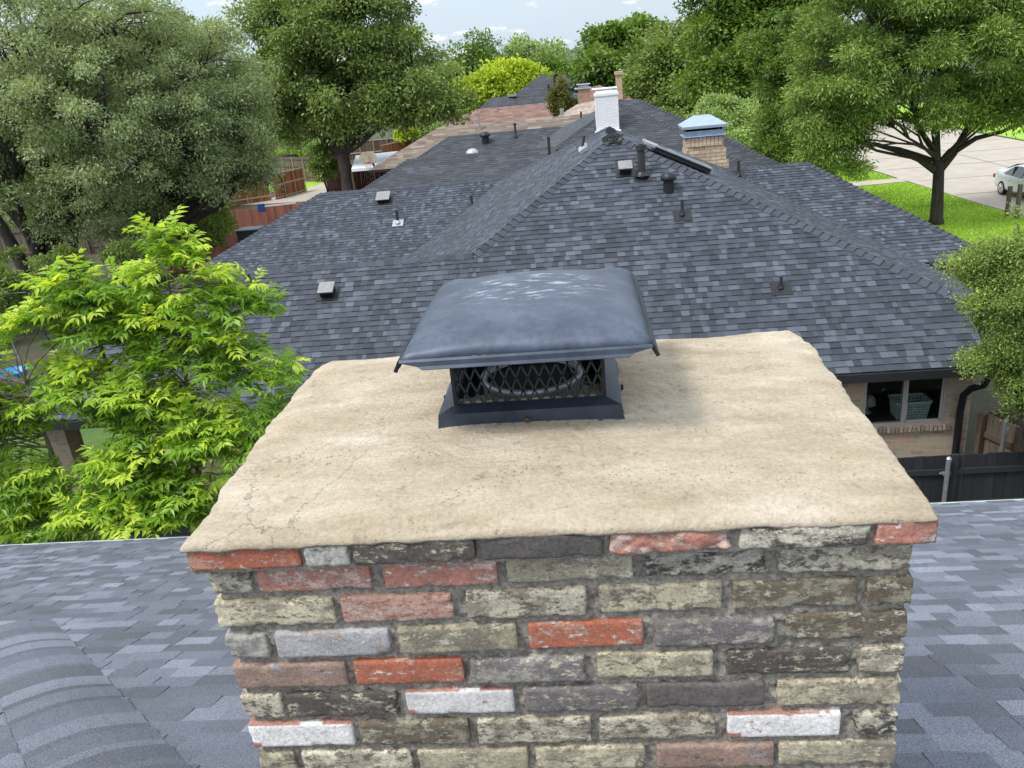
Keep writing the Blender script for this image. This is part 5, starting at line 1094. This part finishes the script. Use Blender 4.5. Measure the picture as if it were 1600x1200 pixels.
for x in (5.24, 2.6, -.1, -2.8, -5.6, -8.3):
    mb = MB(); mb.tube([(x, 11.3, 0), (x, 11.3, 1.72)], .034, 12); mb.lathe((x, 11.3, 1.72), [(.04, -.02), (.04, .01), (.02, .035), (.001, .04)], 12); p_ = mb.build('post', M['galv'], o, smooth=False)
    for z in (.9, 1.46): mb = MB(); mb.box((x, 11.33, z), (.1, .05, .05)); mb.box((x-.06, 11.35, z), (.06, .02, .03)); mb.build('bracket', M['galv'], p_)
mb = MB(); mb.box((5.36, 11.38, .9), (.1, .05, 1.7)); mb.build('upright', M['wood_black'], o)
fence('board_fence', 'dark brown side fence running back beside the downspout', [(6.32, 12.55), (6.75, 11.5)], 1.85, 'wood_grey', railside=-1, rails=(1.0, 1.5), sp=3, poststyle='wood', railmat='wood_brown')
o = fence('board_fence', 'weathered brown fence behind the yaupon at the right edge', [(6.5, 12.75), (12, 12.6)], 1.8, 'wood_brown', railside=-1, rails=(.8, 1.5), sp=2.4, poststyle='wood')
pp = onY(1573, 655, 11.9); mb = MB(); mb.tube([(pp.x, 11.9, 0), (pp.x, 11.9, pp.z)], .035, 12); tag(mb.build('steel_post', M['galv'], None), 'galvanised steel post standing alone in front of the brown fence', 'post')
fence('board_fence', 'rose-red stained fence with a curved end beside the rounded shrub', [(-19.3, 41.2), (-19.0, 42.0), (-18.3, 42.5), (-14.5, 43.0), (-9, 43.4)], 1.82, 'wood_red', railside=1, rails=(.3, 1.4), posts=False)
fence('board_fence', 'short rust-brown fence under the shrub, left of the lower roof hip', [(-20, 36.6), (-13, 37.2)], 1.0, 'wood_red', railside=1, rails=(.3,), posts=False)
g1 = [onZ(351, 324, 0), onZ(424, 313, 0), onZ(478, 299, 0), onZ(419, 290, 0)]
fence('board_fence', 'orange-brown cedar fence with pale rails left of the open gate', [(g1[0].x-2.6, g1[0].y-.6), (g1[0].x, g1[0].y), (g1[1].x, g1[1].y)], 1.75, 'wood_cedar', railside=-1, rails=(.35, 1.0, 1.68), railmat='steel_rail', sp=1.7)
fence('board_gate', 'orange-brown cedar gate panel with pale metal frame standing open over the driveway', [(g1[1].x+.3, g1[1].y), (g1[2].x, g1[2].y)], 1.8, 'wood_cedar', railside=-1, rails=(.12, 1.0, 1.76), railmat='steel_rail', sp=1.3)
g2 = [onZ(480, 293, 0), onZ(515, 285, 0)]
fence('board_fence', 'grey-brown fence beyond the driveway grass strip', [(g1[0].x-1, g1[0].y+14), (g2[0].x, g2[0].y+3), (g2[1].x, g2[1].y)], 2.0, 'wood_grey', railside=-1, rails=(.4, 1.2, 1.8), railmat='wood_brown', sp=1.4, postmat='steel_rail')
g3 = [onZ(513, 300, 0), onZ(537, 299, 0)]
fence('board_gate', 'dark red-brown gate left of the big oak trunk', [(g3[0].x, g3[0].y), (g3[1].x, g3[1].y)], 1.75, 'wood_dark', railside=-1, rails=(.3, 1.0, 1.68), sp=1.6, railmat='wood_dark', postmat='steel_rail')
fence('board_fence', 'very dark red-brown fence right of the big oak trunk behind the hoop', [(g3[1].x+.6, g3[1].y), (-9.2, 60.5)], 1.8, 'wood_dark', railside=-1, rails=(.3, 1.68), sp=2.4, poststyle='wood')
k1 = [onY(565, 232, 84), onY(597, 228, 84)]
fence('board_fence', 'grey-brown fence with pale rails far behind the white flat roof', [(k1[0].x-3, 84), (k1[1].x+2, 84)], max(1.8, onY(575, 218, 84).z), 'wood_brown', railside=-1, rails=(.6, 1.7), railmat='steel_rail', sp=1.5)
fence('board_fence', 'cedar fence just above the white flat carport roof', [(-17.2, 75), (-15.6, 78.5), (-9, 79)], 1.9, 'wood_cedar', railside=-1, rails=(1.82,), railmat='steel_rail', posts=False)
# white flat carport roof
cp = empty('carport', (-14.5, 67, 0), 'white flat carport roof behind the basketball hoop', 'carport')
zc = 2.3; cc = [onZ(x, y, zc) for x, y in ((549, 264), (584, 261), (622, 236), (556, 243))]
mb = MB(); mb.face(cc); mb.face([Vector((p.x, p.y, zc-.18)) for p in cc][::-1])
for a, b in zip(cc, cc[1:]+cc[:1]): mb.face([a, b, b-Vector((0, 0, .18)), a-Vector((0, 0, .18))])
mb.build('flat_roof', simple('white_membrane', (.74, .78, .82), (.66, .7, .74), 2, .6), cp)
for p in cc:
    mb = MB(); mb.box((p.x, p.y, 1.05), (.12, .12, 2.1)); mb.build('post', M['wood_brown'], cp)
# garden shed behind the cedar gate
q = onZ(425, 290, 0); sh = empty('shed', (q.x, q.y+4, 0), 'grey-blue board shed behind the cedar gate', 'shed'); mb = MB(); mb.box((q.x, q.y+4, 1.0), (2.6, 2, 2.0)); mb.build('wall', simple('blue_grey_boards', (.2, .23, .27), (.13, .15, .18), 8, .8, mapping=(8, 8, .4)), sh); mb = MB(); mb.box((q.x, q.y+4, 2.06), (2.9, 2.3, .12)); mb.build('roof', M['shingle_b'], sh)

# basketball hoop
hp = onY(575, 247, 50); hx, hy, hz = hp.x, 50, hp.z
bk = empty('basketball_hoop', (hx+.15, hy+.6, 0), 'weathered fan-shaped basketball backboard on a pole above the roof hip', 'basketball hoop')
mb = MB(); n = 24; arc_ = [(-.52, -.12), (-.3, -.33), (.3, -.33), (.52, -.12)]+[(.54*math.cos(a), .02+.36*math.sin(a)) for a in [math.pi*i/n for i in range(n+1)]]
f0 = [(hx+u, hy, hz+v) for u, v in arc_]; f1 = [(hx+u, hy+.05, hz+v) for u, v in arc_]; mb.face(f0); mb.face(f1[::-1])
for i in range(len(f0)): j = (i+1) % len(f0); mb.face([f0[i], f1[i], f1[j], f0[j]])
mb.build('backboard', simple('mossy_backboard', (.52, .46, .36), (.2, .17, .11), 2.2, .8, detail=8), bk)
mb = MB(); pts = [(hx+.02+.22*math.cos(2*math.pi*i/16), hy-.3+.22*math.sin(2*math.pi*i/16), hz-.26) for i in range(17)]; mb.tube(pts, .016, 6); mb.bar((hx, hy, hz-.26), (hx, hy-.1, hz-.26), .12, .1); mb.build('rim', simple('rim_red', (.4, .06, .04)), bk)
mb = MB()
for i in range(12):
    a = 2*math.pi*i/12; b_ = 2*math.pi*(i+.5)/12; mb.bar((hx+.02+.22*math.cos(a), hy-.3+.22*math.sin(a), hz-.27), (hx+.02+.12*math.cos(b_), hy-.3+.12*math.sin(b_), hz-.65), .012, .012)
mb.build('net', simple('net_white', (.6, .6, .58)), bk)
mb = MB(); mb.tube([(hx+.15, hy+.6, 0), (hx+.15, hy+.6, hz-.5), (hx+.05, hy+.1, hz-.1)], .06, 10); mb.build('pole', M['black_metal'], bk)

# pool skimmer lying on the red fence, storage box, tub, bin
a_ = onY(408, 323, 42.4); b_ = onY(462, 317, 42.8)
pn_ = empty('skimmer_net', (a_.x, 42.4, a_.z), 'blue square head on a long white pole resting along the red fence', 'pool skimmer'); mb = MB(); mb.bar(a_+Vector((.2, 0, 0)), b_, .06, .06); mb.build('pole', M['white_paint'], pn_); mb = MB(); mb.box((a_.x, a_.y, a_.z-.05), (.4, .06, .42)); mb.build('head', simple('blue_plastic', (.03, .08, .3), rough=.4), pn_, bevel=.05)
q = onY(388, 362, 39.5); st = empty('storage_box', (q.x, 39.5, 0), 'dark blue-grey storage box beside the red fence', 'storage box'); mb = MB(); mb.box((q.x, 39.8, .6), (1.15, .9, 1.15)); mb.build('box_body', simple('slate_plastic', (.07, .09, .12), rough=.5), st, bevel=.04); mb = MB(); mb.box((q.x, 39.8, 1.22), (1.25, 1.0, .1)); mb.build('lid', simple('slate_lid', (.09, .11, .14), rough=.5), st, bevel=.03)
q = onZ(20, 590, .0); tb = MB(); c_ = onY(20, 582, 22); tb.lathe((c_.x, c_.y, c_.z-.1), [(.001, -.16), (.2, -.13), (.36, -.02), (.42, .12), (.44, .16), (.4, .14), (.34, .02), (.001, -.1)], 24); sw = empty('tub_swing', (c_.x, c_.y, 0), 'bright blue saucer swing hanging in the far left yard', 'swing'); tb.build('seat', simple('bright_blue', (.0, .25, .75), rough=.4), sw, smooth=True)
for sx in (-.4, .4): mb = MB(); mb.tube([(c_.x+sx, c_.y, c_.z), (c_.x+sx*.2, c_.y, c_.z+2.4)], .015, 6); mb.build('rope', M['galv'], sw)
mb = MB(); mb.tube([(c_.x-.9, c_.y, 0), (c_.x-.5, c_.y, c_.z+2.4), (c_.x+1.2, c_.y, c_.z+2.4), (c_.x+1.7, c_.y, 0)], .03, 8); mb.build('frame', M['black_metal'], sw)
q = onZ(205, 466, 0); wb = empty('wheelie_bin', (q.x, q.y, 0), 'dark blue bin standing on the patio behind the pecan tree', 'bin'); mb = MB(); mb.box((q.x, q.y, .5), (.55, .6, 1.0)); mb.build('bin_body', simple('navy_plastic', (.02, .04, .12), rough=.4), wb, bevel=.04); mb = MB(); mb.box((q.x, q.y, 1.04), (.6, .68, .08)); mb.build('lid', simple('navy_lid', (.025, .05, .14), rough=.4), wb, bevel=.03)

# far-left boundary fence behind the trunks
fence('board_fence', 'weathered grey fence behind the live oak trunks', [(-42, 41), (-22, 44)], 1.8, 'wood_grey', railside=-1, rails=(.4, 1.6), sp=2.4, poststyle='wood')

# short grass blades give the front lawn its nap
nr = np.random.default_rng(5); n = 90000; gx = nr.uniform(9.5, 18.2, n); gy = nr.uniform(27, 58, n); lim = np.interp(gy, [27, 34.9, 38, 44, 51, 58], [18.3, 18.0, 17.65, 17.25, 16.85, 17.0])-.05
keep = (gx < lim) & ~((gy > 44.9) & (gy < 46.5)); gx, gy = gx[keep], gy[keep]; n = len(gx); P = np.stack([gx, gy, np.full(n, .03)], 1)
V, F = leaf_quads(P, nr.normal(size=(n, 3))*.6+[0, 0, .8], nr.normal(size=(n, 3))+[0, -.5, 0], nr.uniform(.06, .13, n), nr.uniform(.02, .04, n))
M['blade'] = leaf_mat('grass_blade', (.13, .25, .02), (.24, .41, .035), (.46, .6, .12), .4); pt = vnoise(np.stack([gx*.6, gy*.6, gx*0], 1))
tag(np_mesh('grass', V, F, M['blade'], None, tone=np.clip(nr.normal(.3, .2, n)+pt*.45, 0, 1)), 'bright mown grass of the front lawn', 'grass', None, 'stuff')
# ================================================================ KERBSIDE: posts and car
def wpost(x, y, h, lean, name_mb): name_mb.box((x+lean/2, y, h/2), (.13, .13, h), .5)
ps = empty('sapling_stakes', (17.6, 35.1, 0), 'two weathered wooden stakes joined by a board near the kerb', 'stakes')
p1, p2 = onZ(1573, 338, 0), onZ(1588, 342, 0)
for p, (tx, ty) in ((p1, (1579, 291)), (p2, (1595, 288))):
    t_ = onY(tx, ty, p.y-.1); mb = MB(); mb.bar(p, t_, .14, .14, up=(0, 1, 0)); mb.build('stake', M['wood_grey'], ps, bevel=.01)
c1, c2 = onY(1580, 303, p1.y-.1), onY(1604, 302, p2.y-.12); mb = MB(); mb.bar(c1+Vector((0, -.1, 0)), c2+Vector((0, -.1, 0)), .04, .15); mb.build('board', M['wood_grey'], ps, bevel=.01)

def car(X, Y, label):
    """sedan, length along Y, nose towards -Y; X is the left (kerb side) flank, Y the rear axle"""
    W_ = 1.78; root = empty('parked_car', (X+W_/2, Y-1.3, 0), label, 'car')
    paint = simple('pale_silver_paint', (.66, .7, .72), (.64, .68, .7), 3, .25, .25, spec=.7)
    # stations from tail to nose: (offset along -Y from rear axle, sill z, belt z, top z, half-width low, half-width top)
    st = [(-.98, .42, .8, .86, .68, .6), (-.93, .3, .88, 1.0, .8, .7), (-.75, .25, .92, 1.08, .86, .72), (-.45, .22, .94, 1.12, .88, .7), (-.1, .2, .95, 1.22, .89, .62), (.3, .2, .95, 1.38, .89, .58), (.8, .2, .94, 1.46, .89, .57), (1.4, .2, .93, 1.47, .89, .57), (1.9, .2, .92, 1.38, .89, .58), (2.35, .2, .91, 1.14, .88, .62), (2.7, .2, .88, .98, .87, .68), (3.2, .22, .8, .88, .84, .66), (3.5, .28, .68, .76, .76, .6), (3.62, .38, .58, .64, .66, .52)]
    V = []; n = 13; cx = X+W_/2
    for (o_, sz, bz_, tz, wl, wt) in st:
        prof = [(wl*.9, sz), (wl, sz+.12), (wl*1.005, (sz+bz_)/2), (wl*.985, bz_), (wt+(wl-wt)*.35, bz_+(tz-bz_)*.45), (wt, bz_+(tz-bz_)*.88), (wt*.7, tz)]
        ring = [(cx-u, z) for u, z in prof]+[(cx+u, z) for u, z in reversed(prof)]
        V += [(x, Y-o_, z) for x, z in ring]
    k = 14; F = []
    for i in range(len(st)-1):
        for j in range(k):
            a = i*k+j; b = i*k+(j+1) % k; F.append((a, b, b+k, a+k))
    V = np.array(V); b0 = len(V); me = bpy.data.meshes.new('body'); F += [tuple(range(k))[::-1], tuple((len(st)-1)*k+j for j in range(k))]
    off = root.location; me.from_pydata([(v[0]-off.x, v[1]-off.y, v[2]-off.z) for v in V], [], F); me.materials.append(paint); me.polygons.foreach_set('use_smooth', [True]*len(F))
    body = bpy.data.objects.new('body', me); C.objects.link(body); body.parent = root; sub = body.modifiers.new('s', 'SUBSURF'); sub.levels = 2; sub.render_levels = 2
    glass = simple('car_glass', (.02, .03, .03), rough=.05, spec=.9)
    def flank(s, pts, nm, mt, par, out=.012):
        mb = MB(); m1 = []
        for (o_, t) in pts:
            # interpolate station
            for a, b in zip(st[:-1], st[1:]):
                if a[0] <= o_ <= b[0]: f = (o_-a[0])/(b[0]-a[0]); q = [a[i]+(b[i]-a[i])*f for i in range(6)]; break
            u = q[4]*.985+(q[5]-q[4])*t; z = q[2]+(q[3]-q[2])*t*.93; m1.append((cx+s*(u+out), Y-o_, z))
        mb.face(m1 if s > 0 else m1[::-1]); return mb.build(nm, mt, par, solid=.01)
    for s in (-1, 1):
        flank(s, [(.02, .12), (.78, .08), (.78, .9), (.45, .86)], 'side_window', glass, root); flank(s, [(.84, .08), (1.55, .08), (1.5, .9), (.84, .9)], 'side_window', glass, root); flank(s, [(1.6, .08), (2.3, .1), (1.95, .75), (1.56, .9)], 'side_window', glass, root)
        mb = MB(); mb.box((cx+s*.95, Y-2.15, .99), (.18, .1, .14)); mb.build('mirror', paint, root, bevel=.03)
        for d_ in (.62, 1.35): mb = MB(); mb.box((cx+s*.905, Y-d_, .8), (.03, .18, .035)); mb.build('door_handle', paint, root, bevel=.008)
        mb = MB(); mb.box((cx+s*.7, Y+.93, .76), (.3, .12, .18)); mb.build('tail_light', simple('tail_red', (.35, .02, .02), rough=.2), root, bevel=.03)
        mb = MB(); mb.box((cx+s*.62, Y-3.56, .6), (.3, .1, .12)); mb.build('headlight', M['galv'], root, bevel=.03)
        for yy in (0, -2.65):
            c_ = Vector((cx+s*.83, Y+yy, .32)); mb = MB(); mb.tube([c_-Vector((s*.11, 0, 0)), c_+Vector((s*.07, 0, 0))], .32, 28); w_ = mb.build('wheel', simple('tyre_rubber', (.015, .015, .016), rough=.9), root, bevel=.02)
            mb = MB(); mb.tube([c_+Vector((s*.068, 0, 0)), c_+Vector((s*.078, 0, 0))], .215, 24)
            for i in range(7): a = 2*math.pi*i/7; mb.bar(c_+Vector((s*.085, 0, 0)), c_+Vector((s*.085, .2*math.cos(a), .2*math.sin(a))), .05, .02, up=(1, 0, 0))
            mb.build('rim', simple('alloy', (.65, .66, .68), rough=.3, metal=.7), w_)
            mb = MB(); mb.tube([c_+Vector((s*.066, 0, 0)), c_+Vector((s*.07, 0, 0))], .225, 24); mb.build('wheel_gap', M['dark_void'], w_)
    mb = MB(); mb.face([(cx-.55, Y+.42, 1.13), (cx+.55, Y+.42, 1.13), (cx+.48, Y-.3, 1.395), (cx-.48, Y-.3, 1.395)]); mb.build('rear_window', glass, root, solid=.01)
    mb = MB(); mb.face([(cx-.58, Y-2.4, 1.1), (cx+.58, Y-2.4, 1.1), (cx+.5, Y-1.8, 1.425), (cx-.5, Y-1.8, 1.425)]); mb.build('windscreen', glass, root, solid=.01)
    return root
car(19.35, 39.75, 'pale silver sedan parked on the concrete street at the right edge')
